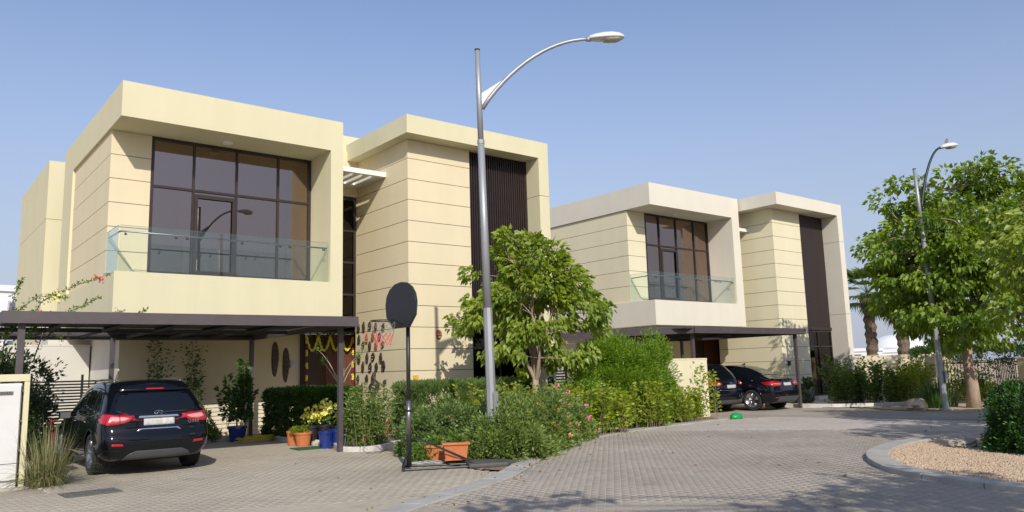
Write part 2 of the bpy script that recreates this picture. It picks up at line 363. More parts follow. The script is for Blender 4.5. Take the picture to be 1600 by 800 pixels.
# rear parts of the first villa
box("rear_wing", CREAM, V1, -.28, 1.4, 9.21, 15.8, 0, 7.25); box("rear_wing", CREAM, V1, -.28, 1.4, 9.21, 15.8, 7.265, 9.3)
box("joint_backing", JOINT, V1, -.26, 1.38, 9.23, 15.7, 7.2, 7.3)
box("stair_tower", CREAM, V1, 6.9, 10.5, 4.4, 7.5, 8.9, 10.42)
box("side_wall", GREYW, V1, -.3, .88, 7.2, 9.2, 0, 3.38)

# ------------------------------------------------------------------ carports
def carport(label, loc, corners, z0, z1, posts, back, fx, beams):
    C = thing("carport", label, "carport", loc)
    n = len(corners); t = .06
    P = [Vector((x, y)) for x, y in corners]
    cx = sum(p.x for p in P) / n; cy = sum(p.y for p in P) / n
    for i in range(n):
        a, b = P[i], P[(i + 1) % n]; d = (b - a).normalized(); nn = Vector((-d.y, d.x))
        if (Vector((cx, cy)) - a).dot(nn) < 0: nn = -nn
        e = t + .002
        MB().prism([tuple(a + d * (e if i % 2 else 0)), tuple(b - d * (e if i % 2 else 0)), tuple(b - d * (e if i % 2 else 0) + nn * t), tuple(a + d * (e if i % 2 else 0) + nn * t)], z0, z1).build("fascia", FASCIA, C)
    # deck boards, split so light falls through behind 'back'
    x0, x1 = fx; y0 = max(min(p.y for p in P) , min(p.y for p in P)) + .35
    k = int((x1 - x0) / 1.1)
    for i in range(k):
        a = x0 + (x1 - x0) * i / k; b = x0 + (x1 - x0) * (i + 1) / k
        ye = lambda x: P[0].y + (P[1].y - P[0].y) * (x - P[0].x) / (P[1].x - P[0].x) + .075
        MB().prism([(a + .012, ye(a)), (b - .012, ye(b)), (b - .012, back), (a + .012, back)], z1 - .07, z1 - .035).build("roof_panel", FASC_D, C)
    for a, b in beams:
        MB().tube([(a[0], a[1], z1 - .13), (b[0], b[1], z1 - .13)], .05, 4).build("roof_beam", FASC_D, C)
    for (x, y, zt) in posts:
        q = MB().box(x - .055, x + .055, y - .055, y + .055, 0, zt).build("post", FASCIA, C, bevel=.006)
    return C
carport("wide grey-brown steel carport over the parked black SUV at the big villa", (0, 0, 0),
        [(1.6, 16.42), (8.36, 15.92), (8.42, 22.6), (1.7, 22.6)], 2.80, 3.02,
        [(8.20, 16.5, 2.86), (8.36, 22.5, 2.86), (1.93, 16.6, 2.86), (4.67, 22.5, 2.86)], 19.85, (1.72, 8.3),
        [((x, 16.5), (x, 22.5)) for x in (2.8, 3.9, 5.0, 6.1, 7.2)] + [((1.75, 19.9), (8.35, 19.9)), ((1.75, 22.5), (8.35, 22.5)), ((1.75, 16.9), (8.3, 16.5))])
carport("low dark steel carport over the two black cars at the pale villa", (0, 0, 0),
        [(21.4, 16.68), (27.9, 16.45), (27.9, 22.4), (18.2, 22.4)], 2.80, 3.02,
        [(27.58, 16.74, 2.86), (21.62, 17.0, 2.86), (27.6, 22.3, 2.86), (24.6, 22.5, 2.86)], 20.2, (21.0, 27.8),
        [((x, 16.8), (x, 22.3)) for x in (22.5, 23.8, 25.1, 26.4)] + [((19.9, 20.2), (27.8, 20.2)), ((21.2, 17.2), (18.6, 22.3)), ((20.5, 18.8), (27.8, 18.8))])

# ------------------------------------------------------------------ ground, road, kerbs
def smooth_line(pts, step=.25, closed=False):
    P = [Vector(p) for p in pts]; n = len(P); out = []
    rng = range(n) if closed else range(n - 1)
    for i in rng:
        g = (lambda k: P[k % n]) if closed else (lambda k: P[max(0, min(n - 1, k))])
        p0, p1, p2, p3 = g(i - 1), g(i), g(i + 1), g(i + 2)
        m = max(2, int((p2 - p1).length / step))
        for k in range(m):
            t = k / m
            out.append(.5 * ((2 * p1) + (p2 - p0) * t + (2 * p0 - 5 * p1 + 4 * p2 - p3) * t * t + (3 * p1 - p0 - 3 * p2 + p3) * t ** 3))
    if not closed: out.append(P[-1])
    return out
KERB = smooth_line([(-1.5, 4.6), (2.0, 6.35), (5.25, 8.65), (7.97, 10.05), (10.73, 12.2), (13.2, 13.75), (16.33, 14.72), (19.3, 15.08), (21.0, 15.2)], .2)
ISLE = smooth_line([(11.0, 2.2), (11.2, 3.7), (11.55, 4.95), (12.3, 6.15), (14.1, 7.3), (16.4, 7.75), (18.9, 7.3), (21.5, 5.6), (23.0, 3.0), (22.5, 0), (19, -2.5), (14.5, -2.6), (11.8, -.6)], .2, closed=True)

def brickmat(name, c1, c2, mortar, ang, bw, bh, big):
    m = mat(name, c1, 0.9, bump=0.25, bscale=120, spec=0.2); n = m.node_tree.nodes; L = m.node_tree.links; p = n["Principled BSDF"]
    tc = [x for x in n if x.type == 'TEX_COORD'][0]
    mp = n.new("ShaderNodeMapping"); mp.inputs["Rotation"].default_value = (0, 0, -ang); L.new(tc.outputs["Object"], mp.inputs[0])
    b = n.new("ShaderNodeTexBrick"); b.inputs["Scale"].default_value = 1; b.inputs["Brick Width"].default_value = bw; b.inputs["Row Height"].default_value = bh
    b.inputs["Mortar Size"].default_value = .006; b.inputs["Color1"].default_value = (*c1, 1); b.inputs["Color2"].default_value = (*c2, 1); b.inputs["Mortar"].default_value = (*mortar, 1)
    L.new(mp.outputs[0], b.inputs["Vector"])
    nz = n.new("ShaderNodeTexNoise"); nz.inputs["Scale"].default_value = big; nz.inputs["Detail"].default_value = 7; L.new(tc.outputs["Object"], nz.inputs["Vector"])
    r = n.new("ShaderNodeMapRange"); r.inputs[1].default_value = .3; r.inputs[2].default_value = .7; r.inputs[3].default_value = .78; r.inputs[4].default_value = 1.12; L.new(nz.outputs["Fac"], r.inputs[0])
    v = n.new("ShaderNodeVectorMath"); v.operation = 'SCALE'; L.new(b.outputs["Color"], v.inputs[0]); L.new(r.outputs[0], v.inputs["Scale"]); L.new(v.outputs[0], p.inputs["Base Color"])
    return m
ANG = math.radians(44)
ROADM = brickmat("road_paving", (0.365, 0.31, 0.26), (0.31, 0.265, 0.23), (0.39, 0.34, 0.29), ANG, .206, .106, .45)
DRIVEM = brickmat("drive_paving", (0.40, 0.345, 0.28), (0.335, 0.29, 0.235), (0.40, 0.35, 0.28), math.radians(4), .206, .106, .6)
def brickpiece(name, col, col2):
    m = mat(name, col, 0.9, var=0.0, bump=0.3, bscale=150, spec=0.2, attr=col2); n = m.node_tree.nodes; L = m.node_tree.links; p = n["Principled BSDF"]
    tc = [x for x in n if x.type == 'TEX_COORD'][0]; src = p.inputs["Base Color"].links[0].from_socket
    ge = n.new("ShaderNodeNewGeometry")
    nz = n.new("ShaderNodeTexNoise"); nz.inputs["Scale"].default_value = .45; nz.inputs["Detail"].default_value = 7; L.new(ge.outputs["Position"], nz.inputs["Vector"])
    r = n.new("ShaderNodeMapRange"); r.inputs[1].default_value = .3; r.inputs[2].default_value = .7; r.inputs[3].default_value = .80; r.inputs[4].default_value = 1.12; L.new(nz.outputs["Fac"], r.inputs[0])
    v = n.new("ShaderNodeVectorMath"); v.operation = 'SCALE'; L.new(src, v.inputs[0]); L.new(r.outputs[0], v.inputs["Scale"]); L.new(v.outputs[0], p.inputs["Base Color"])
    return m
BRK_R = brickpiece("road_brick", (0.415, 0.365, 0.295), (0.355, 0.312, 0.258))
BRK_D = brickpiece("drive_brick", (0.455, 0.405, 0.315), (0.40, 0.355, 0.278))
SANDJ = mat("joint_sand", (0.49, 0.43, 0.37), 0.95, var=0.15, scale=6)
SANDD = mat("drive_joint_sand", (0.43, 0.38, 0.30), 0.95, var=0.2, scale=6)
CONC = mat("kerb_concrete", (0.40, 0.385, 0.345), 0.9, var=0.14, scale=2.5, bump=0.3, bscale=50)
CONC2 = mat("white_kerb_concrete", (0.60, 0.57, 0.51), 0.9, var=0.15, scale=4, bump=0.3, bscale=50)
SAND = mat("sandy_soil", (0.50, 0.38, 0.25), 0.95, var=0.22, scale=1.6, bump=0.8, bscale=25)
SOIL = mat("brown_soil", (0.23, 0.16, 0.10), 0.95, var=0.3, scale=3, bump=0.8, bscale=20)

def dustify(m, dust, amt=.75):
    n = m.node_tree.nodes; L = m.node_tree.links; p = n["Principled BSDF"]
    ge = n.new("ShaderNodeNewGeometry"); a = n.new("ShaderNodeTexNoise"); a.inputs["Scale"].default_value = .33; a.inputs["Detail"].default_value = 6; a.inputs["Roughness"].default_value = .62; a.inputs["Distortion"].default_value = .4
    L.new(ge.outputs["Position"], a.inputs["Vector"]); r = n.new("ShaderNodeMapRange"); r.inputs[1].default_value = .44; r.inputs[2].default_value = .62; r.inputs[4].default_value = amt; L.new(a.outputs["Fac"], r.inputs[0])
    b = n.new("ShaderNodeTexNoise"); b.inputs["Scale"].default_value = 1.3; b.inputs["Detail"].default_value = 5; L.new(ge.outputs["Position"], b.inputs["Vector"])
    r2 = n.new("ShaderNodeMapRange"); r2.inputs[1].default_value = .62; r2.inputs[2].default_value = .74; r2.inputs[3].default_value = 1.0; r2.inputs[4].default_value = .80; L.new(b.outputs["Fac"], r2.inputs[0])
    mx = n.new("ShaderNodeMix"); mx.data_type = 'RGBA'; L.new(r.outputs[0], mx.inputs[0]); mx.inputs[7].default_value = (*dust, 1)
    ip = p.inputs["Base Color"]
    if ip.links: L.new(ip.links[0].from_socket, mx.inputs[6])
    else: mx.inputs[6].default_value = ip.default_value
    v = n.new("ShaderNodeVectorMath"); v.operation = 'SCALE'; L.new(mx.outputs[2], v.inputs[0]); L.new(r2.outputs[0], v.inputs["Scale"]); L.new(v.outputs[0], ip)
for _m in (ROADM, BRK_R, SANDJ): dustify(_m, (.405, .36, .295))
for _m in (DRIVEM, BRK_D, SANDD): dustify(_m, (.445, .40, .315))
def sheet(name, m, poly, z, parent=None, kind="structure"):
    mb = MB(); mb.add([(p[0], p[1], z) for p in poly], [tuple(range(len(poly)))])
    a = sum(poly[i][0] * poly[(i + 1) % len(poly)][1] - poly[(i + 1) % len(poly)][0] * poly[i][1] for i in range(len(poly)))
    if a < 0: mb.f = [mb.f[0][::-1]]
    return mb.build(name, m, parent, kind=kind)
sheet("ground", SAND, [(-900, -900), (900, -900), (900, 900), (-900, 900)], -.03)
kl = [(p.x, p.y) for p in KERB]
road = sheet("road", ROADM, kl + [(23.5, 14.6), (27.3, 12.6), (27.6, 11.6), (30.2, 9.3), (36, 6.2), (60, -2), (60, -40), (-40, -40), (-40, -14), (-8, 1.6)], -.004)
driveway = sheet("driveway", DRIVEM, [(-40, -13.9)] + [(-8, 1.7)] + kl[:46] + [(8.3, 11.55), (8.5, 13.1), (8.9, 15.9), (9.7, 16.6), (11.9, 18.4), (11.9, 24), (-3, 24), (-40, 24)], -.009)
driveway2 = sheet("driveway", DRIVEM, [(20.9, 15.25), (23.5, 14.65), (27.25, 12.65), (28.3, 15.1), (27.9, 18.4), (28.0, 24), (22.0, 24), (22.0, 17)], -.008)
sheet("planting_bed", SOIL, [(8.3, 11.5)] + [(p.x - .15, p.y + .3) for p in KERB if p.x > 8.6] + [(22.1, 16.9), (17.2, 19.0), (17.0, 20), (12.0, 19.7), (9.9, 16.8), (8.8, 14.0)], .012)
sheet("verge", SAND, [(27.35, 12.6), (27.65, 11.6), (30.25, 9.35), (36, 6.3), (60, -2), (60, 30), (28.4, 24), (28.4, 15.2)], .004)
sheet("footpath", DRIVEM, [(27.9, 15.3), (28.3, 15.1), (30.8, 12.9), (33.2, 12.9), (37, 12.5), (37, 13.3), (31, 14.2), (31.5, 17.6), (28.0, 18.4)], .01)

# kerb stones along the road, each a piece
def kerb_run(owner, line, width, inner, z0, z1, m, every=3, gap=.008, closed=False):
    pts = [p.to_2d() for p in line]; n = len(pts)
    if closed: pts = pts + [pts[0]]; n += 1
    nor = []
    for i in range(n):
        a = pts[max(i - 1, 0)]; b = pts[min(i + 1, n - 1)]
        if closed and i in (0, n - 1): a, b = pts[n - 2], pts[1]
        d = (b - a).normalized(); nor.append(Vector((-d.y, d.x)) * inner)
    i = 0
    while i < n - 1:
        j = min(i + every, n - 1); seg = list(range(i, j + 1))
        o = [pts[k].copy() for k in seg]; q = [pts[k] + nor[k] * width for k in seg]
        for L in (o, q):
            d0 = (L[1] - L[0]).normalized(); d1 = (L[-1] - L[-2]).normalized(); L[0] += d0 * gap / 2; L[-1] -= d1 * gap / 2
        MB().prism([tuple(p) for p in o] + [tuple(p) for p in q[::-1]], z0, z1).build("kerb_stone", m, owner, bevel=.01)
        i = j
kerb = thing("kerb", None, None); kerb["kind"] = "structure"
kerb_run(kerb, KERB, .40, 1, -.05, .022, CONC, every=4, gap=.016)
isle_kerb = thing("island_kerb", None, None); isle_kerb["kind"] = "structure"
kerb_run(isle_kerb, ISLE, .36, -1, -.05, .085, CONC, every=5, gap=.02, closed=True)
c = Vector((17, 2.5)); sheet("gravel_base", mat("gravel_bed", (0.52, 0.40, 0.27), .95, var=.2, scale=30, bump=1.0, bscale=40), [((p.x - c.x) * .965 + c.x, (p.y - c.y) * .955 + c.y) for p in ISLE], .045)

# white kerbs of the entrance bed
bedk = thing("white_kerb", None, None); bedk["kind"] = "structure"
for line in ([(8.9, 18.1), (8.62, 17.3), (8.36, 16.62)], [(8.36, 16.55), (8.55, 16.2), (9.05, 16.25), (9.7, 16.75), (10.6, 17.45)], [(8.75, 22.6), (8.75, 21.4), (8.6, 20.0)], [(5.3, 22.35), (6.9, 22.3), (8.0, 22.35)]):
    kerb_run(bedk, smooth_line(line, .3), .14, -1, -.05, .11, CONC2, every=2, gap=.012)
k2 = thing("white_kerb", None, None); k2["kind"] = "structure"
kerb_run(k2, smooth_line([(27.7, 18.3), (27.95, 16.6), (28.5, 15.4), (30.6, 13.9)], .4), .16, -1, -.05, .13, CONC2, every=2, gap=.012)
for pl in ([(28.0, 18.6), (28.2, 16.9), (29.2, 16.0), (31.4, 18.4)],): sheet("entrance_paving", CONC2, pl, .06)

# ---- bricks as pieces, by the road's own grid; the 300 that show largest one by one
_inv = M3.transposed()
def toPix(x, y, z=0.0):
    q = _inv @ (Vector((x, y, z)) - Vector((0, 0, EYE)))
    if q.z > -.2: return None
    return 800 + F_PX * q.x / -q.z, 400 - F_PX * q.y / -q.z
def inside(x, y, poly):
    c = False; n = len(poly); j = n - 1
    for i in range(n):
        xi, yi = poly[i][0], poly[i][1]; xj, yj = poly[j][0], poly[j][1]
        if (yi > y) != (yj > y) and x < (xj - xi) * (y - yi) / (yj - yi) + xi: c = not c
        j = i
    return c
def bricks(owner, m, joint, poly, hole, ang, L, Wd, rng, maxd, top, n_single, jn, base_z):
    ca, sa = math.cos(ang), math.sin(ang); found = []
    r = int(maxd / Wd) + 2
    for row in range(-r, r):
        v = row * Wd
        for k in range(-int(maxd / L) - 1, int(maxd / L) + 2):
            u = (k + (.5 if row % 2 else 0)) * L
            x, y = ca * u - sa * v, sa * u + ca * v
            dd = math.hypot(x, y)
            if dd > maxd or dd < 6: continue
            p = toPix(x, y)
            if p is None or not (-60 < p[0] < 1660 and 560 < p[1] < 850): continue
            if not inside(x, y, poly) or (hole and inside(x, y, hole)): continue
            found.append((dd, x, y, -30 < p[0] < 1630 and p[1] < 812))
    found.sort()
    a, b, h = L / 2 - .004, Wd / 2 - .004, .0022
    base = [(-a, -b, -.05), (a, -b, -.05), (a, b, -.05), (-a, b, -.05), (-a, -b, -h), (a, -b, -h), (a, b, -h), (-a, b, -h), (-a + h, -b + h, 0), (a - h, -b + h, 0), (a - h, b - h, 0), (-a + h, b - h, 0)]
    fs = [(0, 1, 5, 4), (1, 2, 6, 5), (2, 3, 7, 6), (3, 0, 4, 7), (4, 5, 9, 8), (5, 6, 10, 9), (6, 7, 11, 10), (7, 4, 8, 11), (8, 9, 10, 11)]
    protos = []
    for t in range(6):
        me = MB().add(base, fs).mesh("brick", m); at = me.attributes.new("tint", 'FLOAT', 'POINT'); at.data.foreach_set("value", [t / 5] * 12); protos.append(me)
    single = 0; rest = []
    for dd, x, y, vis in found:
        z = top + random.uniform(-.0008, .0008)
        if vis and single < n_single:
            o = bpy.data.objects.new("brick", random.choice(protos)); COL.objects.link(o); o.parent = owner
            o.location = (x, y, z); o.rotation_euler = (random.uniform(-.003, .003), random.uniform(-.003, .003), ang); single += 1
        else: rest.append((x, y, z))
    N = len(rest); B = np.array(base); A = np.array(rest)
    R = np.array([[ca, -sa, 0], [sa, ca, 0], [0, 0, 1]]); Bx = B @ R.T
    V = (A[:, None, :] + Bx[None]).reshape(-1, 3); Fq = (np.array(fs)[None] + (np.arange(N) * 12)[:, None, None]).reshape(-1, 4)
    tilt = RNG.normal(0, .0006, (N, 1)) * np.sign(B[:, 0])[None]; V[:, 2] += tilt.reshape(-1)
    me = quads_mesh("bricks", V, Fq, m, np.repeat(RNG.random(N), 12))
    o = bpy.data.objects.new("bricks", me); COL.objects.link(o); o.parent = owner; o["kind"] = "stuff"
    return o
def quads_mesh(name, V, Fq, m, tint=None):
    me = bpy.data.meshes.new(name); k = Fq.shape[1]
    me.vertices.add(len(V)); me.vertices.foreach_set("co", V.astype(np.float32).ravel())
    me.loops.add(Fq.size); me.loops.foreach_set("vertex_index", Fq.astype(np.int32).ravel())
    me.polygons.add(len(Fq)); me.polygons.foreach_set("loop_start", np.arange(0, Fq.size, k, dtype=np.int32)); me.polygons.foreach_set("loop_total", np.full(len(Fq), k, dtype=np.int32))
    if m: me.materials.append(m)
    me.update(calc_edges=True); me.validate()
    if tint is not None:
        at = me.attributes.new("tint", 'FLOAT', 'POINT'); at.data.foreach_set("value", tint.astype(np.float32))
    return me
rp = [(p.x + .0, p.y - .06) for p in KERB if p.x > 1.5] + [(22.5, 14.7), (24, 4), (24, -2), (1.5, -2)]
sheet("road_joints", SANDJ, [(p[0], p[1]) for p in rp], .0056, road, None)
road_poly = rp; hole = [(p.x, p.y) for p in ISLE]
bricks(road, BRK_R, SANDJ, road_poly, hole, ANG, .206, .106, None, 21.5, .008, 300, 0, 0)
dp = [(-3, 3.5)] + [(p.x - .22, p.y + .37) for p in KERB if -2 < p.x < 8.6] + [(8.25, 11.55), (8.45, 13.1), (8.75, 15.8), (8.2, 16.6), (8.5, 18), (8.2, 22.2), (2.2, 22.3), (2.2, 14.4), (-3, 13.4)]
sheet("driveway_joints", SANDD, dp, .0040, driveway, None)
bricks(driveway, BRK_D, SANDD, dp, None, math.radians(4), .206, .106, None, 18.5, .006, 120, 0, 0)

# gravel pebbles, stuff
def pebbles(name, m, n, region, hole, size, z, test=None):
    P = []; xs = [p[0] for p in region]; ys = [p[1] for p in region]; x0, x1, y0, y1 = min(xs), max(xs), min(ys), max(ys)
    while len(P) < n:
        x, y = random.uniform(x0, x1), random.uniform(y0, y1)
        p = toPix(x, y)
        if p is None or not (1330 < p[0] < 1680): continue
        if inside(x, y, region): P.append((x, y, z))
    A = np.array(P); S = size * RNG.uniform(.5, 1.2, (n, 1)); o = np.array([(1, 0, 0), (-1, 0, 0), (0, 1, 0), (0, -1, 0), (0, 0, .7), (0, 0, -.7)], float)
    th = RNG.uniform(0, 6.28, n); c, s = np.cos(th), np.sin(th); O = np.repeat(o[None], n, 0) * RNG.uniform(.7, 1.3, (n, 6, 1))
    X = O[..., 0] * c[:, None] - O[..., 1] * s[:, None]; Y = O[..., 0] * s[:, None] + O[..., 1] * c[:, None]
    V = np.stack([X, Y, O[..., 2]], -1) * S[:, None] + A[:, None]
    f = np.array([(0, 2, 4), (2, 1, 4), (1, 3, 4), (3, 0, 4), (2, 0, 5), (1, 2, 5), (3, 1, 5), (0, 3, 5)])
    me = quads_mesh(name, V.reshape(-1, 3), (f[None] + (np.arange(n) * 6)[:, None, None]).reshape(-1, 3), m, np.repeat(RNG.random(n), 6))
    ob = bpy.data.objects.new(name, me); COL.objects.link(ob); ob["kind"] = "stuff"; return ob
GRV = mat("gravel_stones", (0.62, 0.47, 0.31), .9, attr=(0.40, 0.30, 0.21))
tag(pebbles("gravel", GRV, 26000, [((p.x - 17) * .96 + 17, (p.y - 2.5) * .95 + 2.5) for p in ISLE], None, .022, .055), "loose tan gravel filling the kerbed island", "gravel")

# drain cover in the driveway
DR = thing("drain_cover", "flat grey metal drain grating set in the driveway behind the black SUV", "drain cover", (2.66, 13.85, .012), math.radians(3)); DR.scale = (.62, 1.45, 1)
GRATE = mat("grating_metal", (0.16, 0.16, 0.15), .7, metal=.3, var=.3, scale=20)
MB().box(-.62, .62, -.17, .17, 0, .004).build("base_plate", JOINT, DR)
MB().box(-.64, .64, -.19, -.17, 0, .012).box(-.64, .64, .17, .19, 0, .012).box(-.64, -.62, -.17, .17, 0, .012).box(.62, .64, -.17, .17, 0, .012).build("frame", GRATE, DR)
g = MB()
for k in range(24): g.box(-.6 + k * .05, -.6 + k * .05 + .022, -.165, .165, .004, .012)
for k in range(3): g.box(-.615, .615, -.1 + k * .09, -.1 + k * .09 + .018, .0042, .0125)
g.build("grating", GRATE, DR)

# ------------------------------------------------------------------ walls, fences, gates
def bwall(name, label, x0, x1, y0, y1, z, m, cop=None, rz=0.0, loc=None):
    if loc is None: loc = (x0, y0, 0)
    t = thing(name, label, "wall", loc, rz)
    MB().box(0, x1 - x0, 0, y1 - y0, 0, z - .05).build("wall_body", m, t)
    MB().box(-.01, x1 - x0 + .01, -.01, y1 - y0 + .01, z - .047, z).build("coping", cop or m, t)
    return t
bwall("garden_wall", "short cream wall beside the dark slatted gate, behind the leafy bush", 17.72, 20.6, 19.05, 19.25, 1.92, PANEL2)
bwall("garden_wall", "cream wall end next to the low carport, bush climbing in front of it", 18.8, 21.68, 16.5, 16.7, 1.95, PANEL2)
bwall("garden_wall", "long low cream wall behind the tall shrubs right of the pale villa", 36.3, 40.6, 19.1, 19.3, 1.95, PANEL, rz=math.radians(-52), loc=(36.35, 19.0, 0))
def slatgate(label, loc, rz, w, h, z0, name="gate", post=True, pitch=.09, sh=.05, kind="gate"):
    t = thing(name, label, kind, loc, rz)
    n = int((h - z0) / pitch)
    for k in range(n): MB().box(.04, w - .04, -.015, .015, z0 + k * pitch, z0 + k * pitch + sh).build("slat", BLACKM, t)
    for x in ([0, w - .06] + ([w / 2] if w > 2 else [])): MB().box(x, x + .06, -.03, .03, 0, h + .05).build("post", BLACKM, t)
    return t
BLACKM = mat("black_metal", (0.02, 0.02, 0.02), .5, metal=.2, var=.2)
slatgate("dark slatted gate between the big villa and the short cream wall", (17.12, 19.15, 0), 0, .58, 1.8, .1)
slatgate("black horizontal slat fence behind the black SUV under the dark bougainvillea", (3.25, 25.6, 0), 0, 2.55, 1.9, .12, name="slat_fence", kind="fence", pitch=.085, sh=.048)
bwall("boundary_wall", "grey-white wall behind the black slat fence", 2.2, 5.1, 27.7, 27.9, 2.9, GREYW)
GT = thing("railing_gate", "open black metal railing gate with vertical bars beside the pale gatepost", "gate", (33.6, 11.95, 0), math.radians(-20))
for k in range(13): MB().tube([(k * .085, 0, .08), (k * .085, 0, 1.68)], .016, 6).build("bar", BLACKM, GT)
for z in (.08, 1.6): MB().box(-.03, 1.05, -.02, .02, z, z + .05).build("rail", BLACKM, GT)
P_ = thing("gatepost", "pale rendered gatepost at the right of the black railing gate", "gatepost", (34.3, 11.15, 0), math.radians(-20))
MB().box(-.2, .2, -.2, .2, 0, 1.62).build("post_body", PANEL2, P_, bevel=.01); MB().box(-.22, .22, -.22, .22, 1.623, 1.68).build("cap", PANEL2, P_, bevel=.01)
P_ = thing("gatepost", "pale rendered gatepost behind the right lamp's pole, left of the tree trunk", "gatepost", (33.6, 14.3, 0))
MB().box(-.2, .2, -.2, .2, 0, 1.75).build("post_body", PANEL2, P_, bevel=.01); MB().box(-.22, .22, -.22, .22, 1.753, 1.8).build("cap", PANEL2, P_, bevel=.01)
RF = thing("railing_fence", "black metal railing in front of the dark hedge at the far right", "fence", (34.4, 11.3, 0), math.radians(-50))
for k in range(40): MB().tube([(k * .12, 0, .1), (k * .12, 0, 1.9)], .014, 5).build("bar", BLACKM, RF)
for z in (.12, 1.75): MB().box(-.03, 4.8, -.02, .02, z, z + .04).build("rail", BLACKM, RF)
RF2 = thing("railing_fence", "black metal railing between the two gateposts behind the tree trunk", "fence", (33.8, 14.2, 0), math.radians(-75))
for k in range(16): MB().tube([(k * .12, 0, .1), (k * .12, 0, 1.6)], .014, 5).build("bar", BLACKM, RF2)
for z in (.12, 1.5): MB().box(-.03, 1.95, -.02, .02, z, z + .04).build("rail", BLACKM, RF2)

# utility cabinet in its cream surround
CAB = thing("utility_cabinet", "pale grey utility cabinet in a cream concrete surround by the driveway", "utility cabinet", (.3, 15.5, 0))
CABM = mat("cabinet_paint", (0.66, 0.66, 0.63), .5, var=.04, scale=3, bump=.05)
s = MB().prism([(-.5, .02), (1.68, .02), (1.68, .7), (-.5, .7)], 1.76, 1.88).build("surround", CREAM, CAB, bevel=.008)
MB().box(1.60, 1.68, .03, .7, 0, 1.757).build("surround_side", CREAM, CAB, bevel=.006)
MB().box(-.5, 1.57, .04, .6, .14, 1.73).build("cabinet_body", CABM, CAB, bevel=.01)
MB().box(-.45, 1.56, .06, .6, 0, .137).build("cabinet_base", CABM, CAB)
d = MB().box(.55, 1.55, -.0, .038, .42, 1.70).build("door", CABM, CAB, bevel=.006); MB().box(-.48, .54, -.0, .038, .42, 1.70).build("door", CABM, CAB, bevel=.006)
MB().box(-.48, 1.55, .005, .038, .15, .41).build("lower_panel", CABM, CAB, bevel=.004)
pl = MB().box(1.20, 1.44, -.012, -.001, 1.54, 1.60).build("nameplate", STEEL, CAB, bevel=.003)
for k in range(5): MB().box(1.235 + k * .036, 1.257 + k * .036, -.016, -.0125, 1.556, 1.584).build("embossing", JOINT, pl)
for z in (.24, .62, 1.1, 1.6): MB().tube([(1.56, .02, z), (1.585, .02, z)], .018, 8).build("hinge", JOINT, CAB)
MB().box(-.6, 1.85, -.1, .75, -.02, .03).build("footing", CONC, CAB, bevel=.01)

